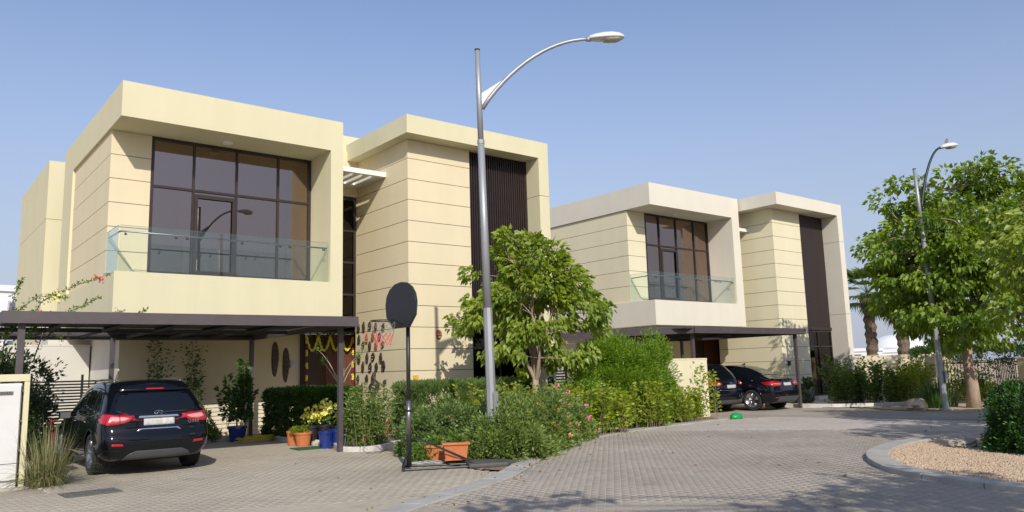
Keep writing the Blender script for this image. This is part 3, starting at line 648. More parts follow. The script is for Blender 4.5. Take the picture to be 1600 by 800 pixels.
# ------------------------------------------------------------------ street lamps
GALV = mat("galvanised_steel", (0.36, 0.37, 0.38), .5, metal=.45, var=.12, scale=3, stretch=(1, 1, .3))
LAMPW = mat("lamp_housing", (0.62, 0.63, 0.62), .4, var=.05)
LENS = mat("lamp_lens", (0.40, 0.38, 0.28), .15, spec=.8)
DARKM = mat("dark_blue_grey_metal", (0.025, 0.03, 0.036), .45, metal=.4)
def street_lamp(label, loc, top, lean, zc, adir, reach, rise, armm, bird=False):
    t = thing("street_lamp", label, "street lamp", loc)
    lx, ly = lean
    at = lambda z: (lx * z / top, ly * z / top, z)
    zs = [0, .35, zc + .15, zc + .35]
    MB().tube([at(0), at(top * .35)], [.108, .092], 8).build("lower_pole", GALV, t)
    MB().tube([at(top * .35), at(zc - .75)], [.088, .072], 12).build("middle_pole", GALV, t, smooth=True)
    MB().tube([at(zc - .78), at(zc - .70)], [.078, .078], 12).build("collar", GALV, t)
    MB().tube([at(zc - .72), at(top)], [.062, .054], 12).build("upper_pole", GALV, t, smooth=True)
    MB().tube([at(top), at(top + .03)], [.06, .06], 12).build("pole_cap", DARKM, t)
    MB().tube([(0, 0, .005), (0, 0, .05)], .22, 4).build("base_plate", CONC, t)
    MB().box(-.06, .06, -.135, -.11, .9, 1.3).build("access_door", GALV, t, bevel=.004)
    a = Vector((adir[0], adir[1], 0)).normalized(); B = Vector(at(zc)); pts = []
    for k in range(15):
        u = k / 14
        pts.append(B + a * (reach * (u ** 1.08) + .06) + Vector((0, 0, rise * (1 - (1 - u) ** 1.9))))
    MB().tube(pts, [.05 - .016 * k / 14 for k in range(15)], 10).build("arm", armm, t, smooth=True)
    MB().add([B + a * .05 + Vector((0, .006, .05)), pts[4] + Vector((0, .006, 0)), B + a * .05 + Vector((0, .006, .34)),
              B + a * .05 + Vector((0, -.006, .05)), pts[4] + Vector((0, -.006, 0)), B + a * .05 + Vector((0, -.006, .34))], [(0, 1, 2), (5, 4, 3), (1, 4, 5, 2), (0, 2, 5, 3), (0, 3, 4, 1)]).build("gusset", armm, t)
    # head: a flattened teardrop housing with a glass bowl
    e = pts[-1]; d = (pts[-1] - pts[-3]).normalized(); d.z *= .6; d.normalize(); side = Vector((-a.y, a.x, 0)); up = side.cross(d) * -1
    if up.z < 0: up = -up
    def hull(prof, zup, zlo, m, name, lo=0.0):
        vs = []; n = 16
        for (s_, w) in prof:
            for k in range(n):
                an = 2 * math.pi * k / n; q = math.sin(an); vs.append(e + d * s_ + side * (w * math.cos(an)) + up * (lo + (zup if q > 0 else zlo) * w * q))
        r = len(prof); fs = [(i * n + k, i * n + (k + 1) % n, (i + 1) * n + (k + 1) % n, (i + 1) * n + k) for i in range(r - 1) for k in range(n)] + [tuple(range(n - 1, -1, -1)), tuple(range((r - 1) * n, r * n))]
        return MB().add(vs, fs).build(name, m, t, smooth=True)
    hull([(-.10, .05), (.0, .06)], 1, 1, GALV, "spigot")
    h = hull([(-.04, .07), (0, .10), (.12, .135), (.3, .165), (.5, .17), (.65, .14), (.74, .09), (.77, .02)], .85, .22, LAMPW, "lamp_head")
    l = hull([(.27, .02), (.3, .12), (.42, .142), (.58, .135), (.68, .09), (.72, .02)], .1, .62, LENS, "lens", lo=-.01)
    if bird:
        b = thing("bird", "small brown bird perched on top of the right street lamp head", "bird", tuple(Vector(loc) + e + d * .3 + up * .15))
        BM = mat("bird_feathers", (.20, .16, .13), .9, var=.25, scale=30)
        mb = MB(); pts_ = [(-.16, 0, -.01), (-.10, 0, .01), (-.04, 0, .04), (0.02, 0, .075), (.05, 0, .12), (.07, 0, .155), (.105, 0, .165)]
        mb.tube(pts_, [.012, .022, .045, .052, .036, .030, .006], 10); mb.build("body", BM, b, smooth=True)
        for sy in (-1, 1): MB().tube([(0, .02 * sy, .05), (.005, .02 * sy, -.02)], .004, 5).build("leg", BM, b)
    return t
L1 = street_lamp("tall grey street lamp rising from the flowering bushes in front of the big villa", (9.62, 12.65, 0), 8.55, (-.10, .10), 7.25, (.85, -.53), 2.42, 1.62, GALV)
L2 = street_lamp("leaning grey street lamp with a dark arm beside the leafy tree at right", (27.78, 11.54, 0), 8.3, (-.02, .18), 6.75, (.95, -.3), 1.35, 2.45, DARKM, bird=True)

# ------------------------------------------------------------------ basketball hoop
BP = mat("black_plastic", (0.018, 0.019, 0.022), .45, var=.15, scale=10)
DIFF_T = mat("dusty_grey_plastic", (0.085, 0.083, 0.08), .7, var=.2, scale=5)
BB = thing("basketball_hoop", "portable black basketball hoop with red and white net in front of the villa", "basketball hoop", (7.52, 12.4, 0))
bd = Vector((-.995, -.08, 0)).normalized()           # the way the board faces
bs = Vector((bd.y, -bd.x, 0))
MB().tube([(0, 0, .06), (0, 0, 1.25)], .047, 12).build("lower_pole", BP, BB, smooth=True)
MB().tube([(0, 0, 1.0), (0, 0, 2.75)], .038, 12).build("upper_pole", BP, BB, smooth=True)
MB().tube([(0, 0, .62), (0, 0, 1.22)], .0485, 12).build("height_label", STEEL, BB, smooth=True)
MB().tube([(0, 0, 1.02), (0, 0, 1.06)], .056, 12).build("collar", BP, BB)
base = MB(); fw = Vector((.86, -.51, 0)); sd = Vector((.51, .86, 0))
def P3(a, b, z): return tuple(fw * a + sd * b + Vector((0, 0, z)))
base.tube([P3(-.1, -.36, .04), P3(-.1, .36, .04)], .032, 8); base.tube([P3(-.1, -.3, .03), P3(1.2, -.2, .03)], .02, 8); base.tube([P3(-.1, .3, .03), P3(1.2, .2, .03)], .02, 8)
base.build("base_frame", BP, BB)
tk = MB(); tk.v = []; tk.prism([(fw * a + sd * b)[:2] for a, b in ((1.05, -.38), (1.75, -.30), (1.9, 0), (1.75, .30), (1.05, .38))], .01, .09); tk.build("water_tank", DIFF_T, BB, bevel=.025)
for q in (P3(1.15, -.22, .08), P3(1.15, .22, .08), P3(-.1, -.3, .08), P3(-.1, .3, .08)): MB().tube([(0, 0, .62 if Vector(q).length > .6 else .4), q], .012, 6).build("brace", BP, BB)
# board: fan outline, set on brackets in front of the pole
out = [(-.28, 0), (.28, 0), (.50, .24), (.53, .50), (.49, .66), (.38, .80), (.20, .90), (0, .93), (-.20, .90), (-.38, .80), (-.49, .66), (-.53, .50), (-.50, .24)]
def board(sc, d0, d1, z0):
    v = []
    for d_ in (d0, d1):
        for (a, b) in out:
            p = bs * (a * sc) + bd * d_; v.append((p.x, p.y, z0 + .46 + (b - .46) * sc))
    n = len(out); return MB().add(v, [tuple(range(n)), tuple(range(2 * n - 1, n - 1, -1))] + [(i, n + i, n + (i + 1) % n, (i + 1) % n) for i in range(n)])
board(.90, .14, .175, 2.50).build("backboard", BP, BB, bevel=.006)
board(.915, .13, .1405, 2.50).build("backboard_rim", mat("board_rim_grey", (.10, .10, .11), .5), BB)
for z in (2.62, 2.85):
    for s_ in (-.05, .05): MB().tube([tuple(bs * s_ + Vector((0, 0, z - .06))), tuple(bs * s_ + bd * .14 + Vector((0, 0, z)))], .014, 6).build("bracket", BP, BB)
rc = bd * (.175 + .14 + .225) + Vector((0, 0, 2.66)); rr = .225
ring = [tuple(rc + Vector((math.cos(a), math.sin(a), 0)) * rr) for a in [2 * math.pi * k / 28 for k in range(29)]]
MB().tube(ring, .011, 6, caps=False).build("rim", BLACKM, BB, smooth=True)
for s_ in (-1, 1): MB().tube([tuple(bs * .07 * s_ + bd * .175 + Vector((0, 0, 2.60))), tuple(rc - bd * .2 + bs * .1 * s_)], .012, 6).build("rim_bracket", BP, BB)
NETW = mat("net_grey_cord", (.22, .21, .21), .9); NETR = mat("net_red_cord", (.62, .13, .13), .9)
nw, nr = MB(), MB()
for k in range(12):
    for sgn in (-1, 1):
        pts = []
        for j in range(7):
            u = j / 6; a = 2 * math.pi * (k + sgn * j * .5) / 12; r = rr * (1 - .42 * u) * (1 + .03 * math.sin(k * 2.1)); pts.append(tuple(rc + Vector((math.cos(a) * r, math.sin(a) * r, -.02 - .42 * u))))
        nw.tube(pts[:4], .0022, 4); nr.tube(pts[3:], .0042, 4)
nw.build("upper_net", NETW, BB); nr.build("lower_net", NETR, BB)

# ------------------------------------------------------------------ cars
PAINT = mat("black_car_paint", (0.004, 0.005, 0.008), .07, spec=.45)
PAINT2 = mat("dark_blue_black_paint", (0.005, 0.006, 0.011), .07, spec=.5)
CGLASS = mat("car_glass", (0.004, 0.006, 0.008), .03, spec=.7)
TRIM = mat("black_trim_plastic", (0.022, 0.022, 0.023), .6)
DIFF = mat("grey_bumper_plastic", (0.06, 0.062, 0.066), .5)
CHROME = mat("chrome", (.75, .76, .78), .12, metal=1.0)
TYRE = mat("tyre_rubber", (0.022, 0.022, 0.022), .85, bump=.2)
RIM_M = mat("alloy_rim", (.45, .46, .48), .25, metal=.9)
RED = mat("red_lamp_plastic", (.42, .008, .012), .12, spec=.7, coat=.8)
REDC = mat("clear_lamp_plastic", (.62, .30, .28), .15, spec=.8, coat=.8)
PLATE = mat("blurred_white_plate", (.62, .62, .60), .5, col2=(.42, .42, .41), scale=9, det=1)
DARKV = mat("underbody", (0.008, 0.008, 0.008), .95)
SEAM = mat("panel_gap", (0.002, 0.002, 0.002), .9)

def text_mesh(name, fc, m, parent):
    tmp = bpy.data.objects.new("tmp", fc); COL.objects.link(tmp); bpy.context.view_layer.update()
    me = bpy.data.meshes.new_from_object(tmp.evaluated_get(bpy.context.evaluated_depsgraph_get())); bpy.data.objects.remove(tmp)
    me.name = name; me.materials.clear(); me.materials.append(m)
    o = bpy.data.objects.new(name, me); COL.objects.link(o); o.parent = parent; return o
def cr(P, t):
    n = len(P) - 1; i = min(int(t), n - 1); u = t - i
    g = lambda k: P[max(0, min(n, k))]
    p0, p1, p2, p3 = g(i - 1), g(i), g(i + 1), g(i + 2)
    return .5 * ((2 * p1) + (p2 - p0) * u + (2 * p0 - 5 * p1 + 4 * p2 - p3) * u * u + (3 * p1 - p0 - 3 * p2 + p3) * u ** 3)

def car(label, loc, rz, S, paint, group="black cars parked under the carports"):
    """x runs forward from the tail, y to the left; S holds the stations and the panel outlines"""
    C = thing("parked_car", label, "car", loc, rz, group)
    st = S['stations']; W = S['w'] / 2
    rp_, fp_ = S['rear'], S['front']
    def prof(tab, z):
        for (a, b), (c_, d_) in zip(tab[:-1], tab[1:]):
            if z <= c_: return b + (d_ - b) * max(0, (z - a)) / (c_ - a)
        return tab[-1][1]
    rows = []
    for (x, zb, wl, wm, zbelt, wbelt, zroof, wroof, kr, kf) in st:
        sec = [(0, zb), (wl * .8, zb), (wl, zb + .10), (wm, zb + .34), (wm, zbelt - .22), (wbelt, zbelt), ((wbelt * .45 + wroof * .55), zbelt * .42 + zroof * .58), (wroof, zroof - .075), (wroof * .84, zroof - .018), (wroof * .45, zroof + .006), (0, zroof + .012)]
        rows.append(np.array([(x + kr * prof(rp_, z) - kf * prof(fp_, z), y * W, z) for y, z in sec]))
    rows = np.array(rows); NU, NV = 110, 72
    tmp = np.array([cr(list(rows), u) for u in np.linspace(0, len(rows) - 1, NU)])
    grid = np.array([cr(list(tmp.transpose(1, 0, 2)), v) for v in np.linspace(0, rows.shape[1] - 1, NV)]).transpose(1, 0, 2)
    wheels = [(S['ax0'], S['wr']), (S['ax0'] + S['wb'], S['wr'])]; AR = S['wr'] + .055
    for ax, r in wheels:                      # snap the arch edges to a circle
        d = np.hypot(grid[..., 0] - ax, grid[..., 2] - r); m = (np.abs(d - AR) < .028) & (grid[..., 1] > W * .6)
        for idx in zip(*np.where(m)):
            p = grid[idx]; s_ = AR / d[idx]; grid[idx] = (ax + (p[0] - ax) * s_, p[1], r + (p[2] - r) * s_)
    V, Fc = [], []
    for sgn in (1, -1):
        b = len(V); V += [(p[0], p[1] * sgn, p[2]) for row in grid for p in row]
        for i in range(NU - 1):
            for j in range(NV - 1):
                cpt = grid[i:i + 2, j:j + 2].reshape(-1, 3).mean(0)
                if cpt[1] > W * .6 and any(math.hypot(cpt[0] - ax, cpt[2] - r) < AR - .004 for ax, r in wheels): continue
                q = (b + i * NV + j, b + (i + 1) * NV + j, b + (i + 1) * NV + j + 1, b + i * NV + j + 1)
                Fc.append(q if sgn > 0 else q[::-1])
    # tail and nose caps
    for end, bul, sg in ((0, S['bulge'], -1), (NU - 1, S['bulge'] * .9, 1)):
        b = len(V); K = 14
        for j in range(NV):
            p = grid[end][j]
            for k in range(K + 1):
                t = -1 + 2 * k / K; V.append((p[0] + sg * bul * (1 - abs(t) ** 2.6) * min(1, p[1] / (.3 * W)) , p[1] * t, p[2]))
        for j in range(NV - 1):
            for k in range(K):
                q = (b + j * (K + 1) + k, b + j * (K + 1) + k + 1, b + (j + 1) * (K + 1) + k + 1, b + (j + 1) * (K + 1) + k)
                Fc.append(q[::-1] if sg < 0 else q)
    me = bpy.data.meshes.new("body"); me.from_pydata(V, [], Fc); me.materials.append(paint)
    me.polygons.foreach_set("use_smooth", [True] * len(Fc)); me.update()
    body = bpy.data.objects.new("body", me)
    import bmesh
    bm = bmesh.new(); bm.from_mesh(me); bmesh.ops.remove_doubles(bm, verts=bm.verts, dist=.0015); bmesh.ops.recalc_face_normals(bm, faces=bm.faces); bm.to_mesh(me); bm.free()
    COL.objects.link(body); body.parent = C
    bvh = BVHTree.FromPolygons([v.co for v in me.vertices], [p.vertices for p in me.polygons])
    def patch(name, poly, view, m, off=.006, parent=C, th=.0, step=.035, both=False, flat=False):
        """a panel cut to an outline seen from one side and laid on the body"""
        obs = []
        for sgn in ((1, -1) if both else (1,)):
            bm = bmesh.new(); vs = [bm.verts.new((a, b, 0)) for a, b in poly]; bm.faces.new(vs)
            x0, x1 = min(p[0] for p in poly), max(p[0] for p in poly); y0, y1 = min(p[1] for p in poly), max(p[1] for p in poly)
            k = x0 + step
            while k < x1:
                bmesh.ops.bisect_plane(bm, geom=bm.verts[:] + bm.edges[:] + bm.faces[:], plane_co=(k, 0, 0), plane_no=(1, 0, 0)); k += step
            k = y0 + step
            while k < y1:
                bmesh.ops.bisect_plane(bm, geom=bm.verts[:] + bm.edges[:] + bm.faces[:], plane_co=(0, k, 0), plane_no=(0, 1, 0)); k += step
            for v in bm.verts:
                a, b = v.co.x, v.co.y
                if view == 'side': o, d = Vector((a, 3 * sgn, b)), Vector((0, -sgn, 0))
                elif view == 'rear': o, d = Vector((-3, a * sgn, b)), Vector((1, 0, 0))
                elif view == 'front': o, d = Vector((9, a * sgn, b)), Vector((-1, 0, 0))
                else: o, d = Vector((a, b * sgn, 4)), Vector((0, 0, -1))
                h = bvh.ray_cast(o, d)
                for _ in range(40):
                    if h[0] is not None and not (view == 'rear' and h[0].x > .66): break
                    if view == 'rear': o.y *= .985
                    else: o.x = o.x * .97 + .03 * (S['len'] / 2)
                    h = bvh.ray_cast(o, d)
                v.co = (h[0] - d * off) if h[0] is not None else (o + d * (3 - W * .9) if view == 'side' else o + d * 3)
            for v in bm.verts: pass
            me2 = bpy.data.meshes.new(name); bm.to_mesh(me2); bm.free(); me2.materials.append(m); me2.polygons.foreach_set("use_smooth", [True] * len(me2.polygons))
            ob = bpy.data.objects.new(name, me2); COL.objects.link(ob); ob.parent = parent
            sm = ob.modifiers.new("solid", 'SOLIDIFY'); sm.thickness = max(th, .004); sm.offset = 0
            obs.append(ob)
        return obs if both else obs[0]
    def line(name, pts, view, m, r, parent=C, off=.0, both=False):
        for sgn in ((1, -1) if both else (1,)):
            out = []
            for a, b in pts:
                if view == 'side': o, d = Vector((a, 3 * sgn, b)), Vector((0, -sgn, 0))
                elif view == 'rear': o, d = Vector((-3, a * sgn, b)), Vector((1, 0, 0))
                elif view == 'front': o, d = Vector((9, a * sgn, b)), Vector((-1, 0, 0))
                else: o, d = Vector((a, b * sgn, 4)), Vector((0, 0, -1))
                h = bvh.ray_cast(o, d)
                if h[0] is not None: out.append(h[0] - d * off)
            if len(out) > 1: ob = MB().tube(out, r, 6).build(name, m, parent, smooth=True)
        return ob
    dens = lambda pts, n=8: [tuple(Vector(a).lerp(Vector(b), k / n)) for a, b in zip(pts[:-1], pts[1:]) for k in range(n)] + [pts[-1]]
    S['detail'](C, patch, line, dens, body, bvh)
    # wheels
    for ax, r in wheels:
        arch = [(ax + (AR + .012) * math.cos(a), r + (AR + .012) * math.sin(a)) for a in [math.radians(k) for k in range(-10, 191, 8)]]
        line("arch_trim", arch, 'side', TRIM if S.get('cladding') else paint, .014, both=True)
        for sgn in (1, -1):
            wy = (W - .135) * sgn; wd = .235
            w = bpy.data.objects.new("wheel", None); COL.objects.link(w); w.parent = C; w.location = (ax, wy, r)
            if sgn < 0: w.rotation_euler = (0, 0, math.pi)
            t = MB().lathe([(r * .62, -wd / 2 + .01), (r * .93, -wd / 2), (r - .004, -wd / 2 + .025), (r, -wd / 2 + .05), (r, wd / 2 - .05), (r - .004, wd / 2 - .025), (r * .93, wd / 2), (r * .70, wd / 2 - .005), (r * .69, wd / 2 - .02), (r * .66, -wd / 2 + .03)], 40, axis='y').build("tyre", TYRE, w, smooth=True)
            gr = MB()
            for yy in (-.06, -.02, .02, .06): gr.tube([(math.cos(a) * (r + .0005), yy, math.sin(a) * (r + .0005)) for a in [2 * math.pi * k / 40 for k in range(41)]], .006, 4, caps=False)
            gr.build("tread_groove", SEAM, w)
            rm = MB(); rm.lathe([(r * .70, wd / 2 - .03), (r * .70, wd / 2 - .012), (r * .655, wd / 2 - .012), (r * .64, wd / 2 - .06), (r * .64, wd / 2 - .1)], 36, axis='y')
            rm.lathe([(.02, wd / 2 - .03), (.045, wd / 2 - .035), (.06, wd / 2 - .07)], 16, axis='y')
            for k in range(5):
                a = 2 * math.pi * k / 5 + .3
                for da in (-.16, .16):
                    rm.tube([(math.cos(a) * .05, wd / 2 - .045, math.sin(a) * .05), (math.cos(a + da * .6) * r * .4, wd / 2 - .035, math.sin(a + da * .6) * r * .4), (math.cos(a + da) * r * .67, wd / 2 - .025, math.sin(a + da) * r * .67)], [.028, .024, .022], 6)
            rm.build("rim", RIM_M, w, smooth=True)
            MB().lathe([(r * .62, wd / 2 - .12), (r * .62, wd / 2 - .11)], 24, axis='y').build("brake_disc", DARKV, w)
    uw = MB(); x1 = S['ax0'] + S['wb']
    uw.box(.25, S['len'] - .3, -W * .66, W * .66, S['zb'] + .02, .72)
    for ax, r in wheels: uw.box(ax - AR, ax + AR, -W * .70, W * .70, .3, r + AR + .02)
    uw.build("underbody", DARKV, C)
    return C

def detail_suv(C, patch, line, dens, body, bvh):
    # glasshouse
    dw = [(1.22, 1.115), (2.05, 1.09), (2.05, 1.52), (1.50, 1.535), (1.28, 1.47)]
    fw_ = [(2.12, 1.09), (3.10, 1.06), (3.0, 1.16), (2.62, 1.45), (2.12, 1.52)]
    qw = [(.62, 1.20), (1.14, 1.12), (1.20, 1.47), (.98, 1.49)]
    patch("side_window", [(.58, 1.165), (1.16, 1.09), (3.2, 1.03), (3.06, 1.16), (2.62, 1.49), (2.1, 1.565), (1.4, 1.57), (.95, 1.53)], 'side', CGLASS, off=.003, both=True)
    line("window_trim", dens([(.56, 1.15), (1.18, 1.075), (2.2, 1.045), (3.22, 1.01)]), 'side', CHROME, .009, off=.006, both=True)
    for xx in ((1.18, 1.24), (2.06, 2.12)): patch("pillar", [(xx[0], 1.08), (xx[1], 1.08), (xx[1] + .0, 1.55), (xx[0], 1.55)], 'side', SEAM, off=.007, both=True)
    rw = patch("rear_window", [(-.72, 1.17), (-.5, 1.09), (0, 1.065), (.5, 1.09), (.72, 1.17), (.69, 1.32), (.62, 1.47), (0, 1.535), (-.62, 1.47), (-.69, 1.32)], 'rear', CGLASS, off=.008)
    line("wiper", dens([(.02, 1.115), (-.22, 1.13), (-.52, 1.135)]), 'rear', TRIM, .013, off=.02, parent=rw)
    patch("windscreen", [(-.72, 1.1), (.72, 1.1), (.62, 1.5), (-.62, 1.5)], 'front', CGLASS, off=.006)
    sp = patch("spoiler", [(-.62, 1.53), (.62, 1.53), (.58, 1.60), (0, 1.625), (-.58, 1.60)], 'rear', PAINT, off=.05, th=.03)
    patch("brake_light", [(-.16, 1.556), (.16, 1.556), (.16, 1.582), (-.16, 1.582)], 'rear', RED, off=.075)
    for s_ in (1, -1):
        f = lambda L: [(a * s_, b) for a, b in L][::s_]
        q = patch("tail_light", f([(.98, .98), (.98, 1.10), (.86, 1.125), (.72, 1.10), (.50, 1.085), (.44, 1.05), (.52, .975), (.70, .935), (.86, .93)]), 'rear', RED, off=.012, th=.02)
        patch("reversing_lens", f([(.84, 1.02), (.80, 1.085), (.60, 1.065), (.50, 1.045), (.58, 1.0), (.72, .985)]), 'rear', REDC, off=.026, parent=q)
        line("lamp_gap", dens([(.665, .93), (.665, 1.1)]), 'rear', SEAM, .006, off=.028, parent=q)
        patch("reflector", f([(.80, .555), (.60, .545), (.62, .59), (.80, .60)]), 'rear', RED, off=.008)
    patch("tail_light_side", [(.03, .98), (.42, 1.055), (.46, 1.085), (.10, 1.12)], 'side', RED, off=.01, both=True)
    patch("number_plate", [(-.27, .90), (.27, .90), (.27, 1.02), (-.27, 1.02)], 'rear', PLATE, off=.016, th=.01)
    patch("chrome_strip", [(-.36, 1.035), (.36, 1.035), (.34, 1.075), (-.34, 1.075)], 'rear', CHROME, off=.024, th=.014)
    patch("chrome_strip", [(-.40, .80), (-.34, .855), (.34, .855), (.40, .80), (.36, .80), (.30, .83), (-.30, .83), (-.36, .80)], 'rear', CHROME, off=.014, th=.012)
    # emblem: oval with a road running to its centre
    em = [(.075 * math.cos(a), 1.125 + .033 * math.sin(a)) for a in [math.radians(k) for k in range(-60, 241, 15)]]
    line("emblem", em, 'rear', CHROME, .006, off=.016)
    line("emblem", [(-.035, 1.098), (0, 1.142), (.035, 1.098)], 'rear', CHROME, .006, off=.017)
    patch("bumper_diffuser", [(-.62, .30), (.62, .30), (.52, .40), (.40, .455), (-.40, .455), (-.52, .40)], 'rear', DIFF, off=.01)
    line("bumper_gap", dens([(-.9, .70), (-.5, .665), (0, .655), (.5, .665), (.9, .70)]), 'rear', SEAM, .007, off=.0)
    line("bumper_gap", dens([(-.9, .475), (-.62, .465)]), 'rear', SEAM, .006); line("bumper_gap", dens([(.9, .475), (.62, .465)]), 'rear', SEAM, .006)
    for s_ in (1, -1): line("tailgate_gap", dens([(.70 * s_, .70), (.72 * s_, .93)]), 'rear', SEAM, .006)
    for x in (2.08, 3.12): line("door_gap", dens([(x, .42), (x + .02, 1.05)]), 'side', SEAM, .006, both=True)
    line("door_gap", dens([(1.28, .85), (1.12, 1.08)]), 'side', SEAM, .006, both=True)
    line("sill_trim", dens([(1.45, .40), (3.5, .38)]), 'side', CHROME, .010, off=.01, both=True)
    for x in (1.42, 2.42): line("door_handle", dens([(x, .965), (x + .20, .955)], 4), 'side', CHROME, .014, off=.022, both=True)
    for s_ in (1, -1):
        pts = [(.95, .60 * s_), (1.1, .62 * s_), (1.9, .635 * s_), (2.6, .60 * s_), (2.75, .58 * s_)]
        out = []
        for i, (a, b) in enumerate(pts):
            h = bvh.ray_cast(Vector((a, b, 4)), Vector((0, 0, -1))); out.append(h[0] + Vector((0, 0, .005 if i in (0, 4) else .05)))
        MB().tube(out, .018, 8).build("roof_rail", STEEL, C, smooth=True)
        m_ = MB().ball((3.02, 1.06 * s_, 1.06), (.085, .12, .085), 14, 8).build("side_mirror", PAINT, C, smooth=True)
        MB().box(2.93, 2.95, (1.06 - .09) * s_ if s_ > 0 else -1.15, 1.15 if s_ > 0 else -.97, 1.0, 1.12).build("mirror_glass", STEEL, m_)
    MB().tube([(.75, .05, 1.72), (.60, .05, 1.86)], .006, 6).build("aerial", TRIM, C)
    fc = bpy.data.curves.new("lettering", 'FONT'); fc.body = "QX60"; fc.size = .075; fc.extrude = .004; fc.space_character = 1.15
    h = bvh.ray_cast(Vector((-3, -.62, .93)), Vector((1, 0, 0)))[0]
    fo = text_mesh("lettering", fc, CHROME, C)
    fo.matrix_local = Matrix.Translation(h + Vector((-.016, .10, -.02))) @ Matrix(((0, 0, -1), (-1, 0, 0), (0, 1, 0))).to_4x4()

#            x    zb   wl   wm    zbelt wbelt zroof wroof kr kf
SUV = dict(w=1.96, len=5.0, ax0=1.05, wb=2.9, wr=.385, bulge=.10, zb=.24, cladding=False,
    rear=[(.2, .16), (.38, .05), (.55, .0), (.72, .03), (.86, .10), (1.05, .12), (1.2, .20), (1.5, .46), (1.62, .56), (1.8, .62)],
    front=[(.2, .12), (.4, 0), (.7, .03), (.95, .2), (1.1, .5)],
    stations=[(.10, .30, .80, .90, 1.06, .86, 1.66, .60, 1.0, 0), (.26, .27, .88, .965, 1.07, .925, 1.69, .64, .80, 0), (.55, .25, .93, .99, 1.07, .95, 1.715, .67, .45, 0), (1.0, .24, .95, 1.0, 1.06, .955, 1.725, .70, .12, 0),
              (1.6, .24, .94, .985, 1.05, .95, 1.735, .70, 0, 0), (2.3, .24, .94, .98, 1.04, .945, 1.72, .70, 0, 0), (2.85, .24, .94, .98, 1.03, .94, 1.65, .70, 0, 0), (3.3, .24, .94, .985, 1.02, .93, 1.42, .73, 0, 0),
              (3.7, .25, .95, .995, 1.0, .91, 1.17, .74, 0, 0), (4.2, .26, .94, .99, .96, .88, 1.08, .68, 0, .2), (4.65, .27, .9, .94, .90, .82, 1.0, .6, 0, .6), (4.92, .30, .78, .84, .82, .72, .92, .5, 0, 1)], detail=detail_suv)

def detail_coupe(C, patch, line, dens, body, bvh):
    patch("side_window", [(.95, 1.10), (3.15, 1.0), (2.7, 1.36), (2.2, 1.47), (1.6, 1.42)], 'side', CGLASS, off=.003, both=True)
    line("window_trim", dens([(.93, 1.09), (1.3, 1.30), (1.65, 1.44), (2.2, 1.49), (2.72, 1.37), (3.18, .99)]), 'side', CHROME, .011, off=.006, both=True)
    for x in (2.05,): patch("pillar", [(x, 1.04), (x + .06, 1.04), (x + .06, 1.46), (x, 1.46)], 'side', SEAM, off=.007, both=True)
    patch("rear_window", [(.72, .66), (.72, -.66), (1.55, -.52), (1.55, .52)], 'top', CGLASS, off=.006)
    patch("windscreen", [(-.7, 1.08), (.7, 1.08), (.6, 1.42), (-.6, 1.42)], 'front', CGLASS, off=.006)
    patch("boot_lip", [(-.62, 1.115), (.62, 1.115), (.60, 1.15), (-.60, 1.15)], 'rear', PAINT, off=.04, th=.03)
    for s_ in (1, -1):
        f = lambda L: [(a * s_, b) for a, b in L][::s_]
        q = patch("tail_light", f([(.97, .93), (.97, 1.03), (.84, 1.07), (.55, 1.04), (.40, .99), (.43, .93), (.60, .89), (.86, .87)]), 'rear', RED, off=.012, th=.02)
        patch("light_strip", f([(.86, .955), (.84, .99), (.56, .975), (.48, .96), (.56, .94)]), 'rear', REDC, off=.026, parent=q)
        patch("reflector", f([(.84, .46), (.66, .45), (.66, .48), (.84, .49)]), 'rear', RED, off=.01)
        MB().ball((3.0, 1.05 * s_, 1.02), (.085, .11, .075), 12, 8).build("side_mirror", PAINT2, C, smooth=True)
    patch("tail_light_side", [(.06, .92), (.40, .96), (.42, 1.0), (.12, 1.035)], 'side', RED, off=.01, both=True)
    patch("number_plate", [(-.26, .89), (.26, .89), (.26, 1.0), (-.26, 1.0)], 'rear', PLATE, off=.014, th=.01)
    em = MB(); h = bvh.ray_cast(Vector((-3, 0, 1.06)), Vector((1, 0, 0)))[0]
    MB().lathe([(.045, 0), (.045, .014)], 18, axis='y', c=(0, 0, 0)).build("emblem", CHROME, C).matrix_local = Matrix.Translation(h + Vector((-.008, 0, 0))) @ Matrix.Rotation(math.pi / 2, 4, 'Z')
    patch("bumper_diffuser", [(-.7, .30), (.7, .30), (.62, .50), (-.62, .50)], 'rear', DIFF, off=.01)
    line("bumper_gap", dens([(-.9, .74), (0, .70), (.9, .74)]), 'rear', SEAM, .008)
    line("bumper_gap", dens([(-.9, .55), (0, .53), (.9, .55)]), 'rear', SEAM, .008)
    for x in (2.05, 3.1): line("door_gap", dens([(x, .42), (x + .02, 1.0)]), 'side', SEAM, .006, both=True)
    for x in (1.45, 2.45): line("door_handle", dens([(x, .93), (x + .2, .92)], 4), 'side', PAINT2, .014, off=.02, both=True)
    MB().add([(1.75, -.02, 1.68), (1.95, -.015, 1.69), (1.75, .02, 1.68), (1.75, 0, 1.76)], [(0, 1, 3), (1, 2, 3), (0, 3, 2), (0, 2, 1)]).build("aerial", PAINT2, C)
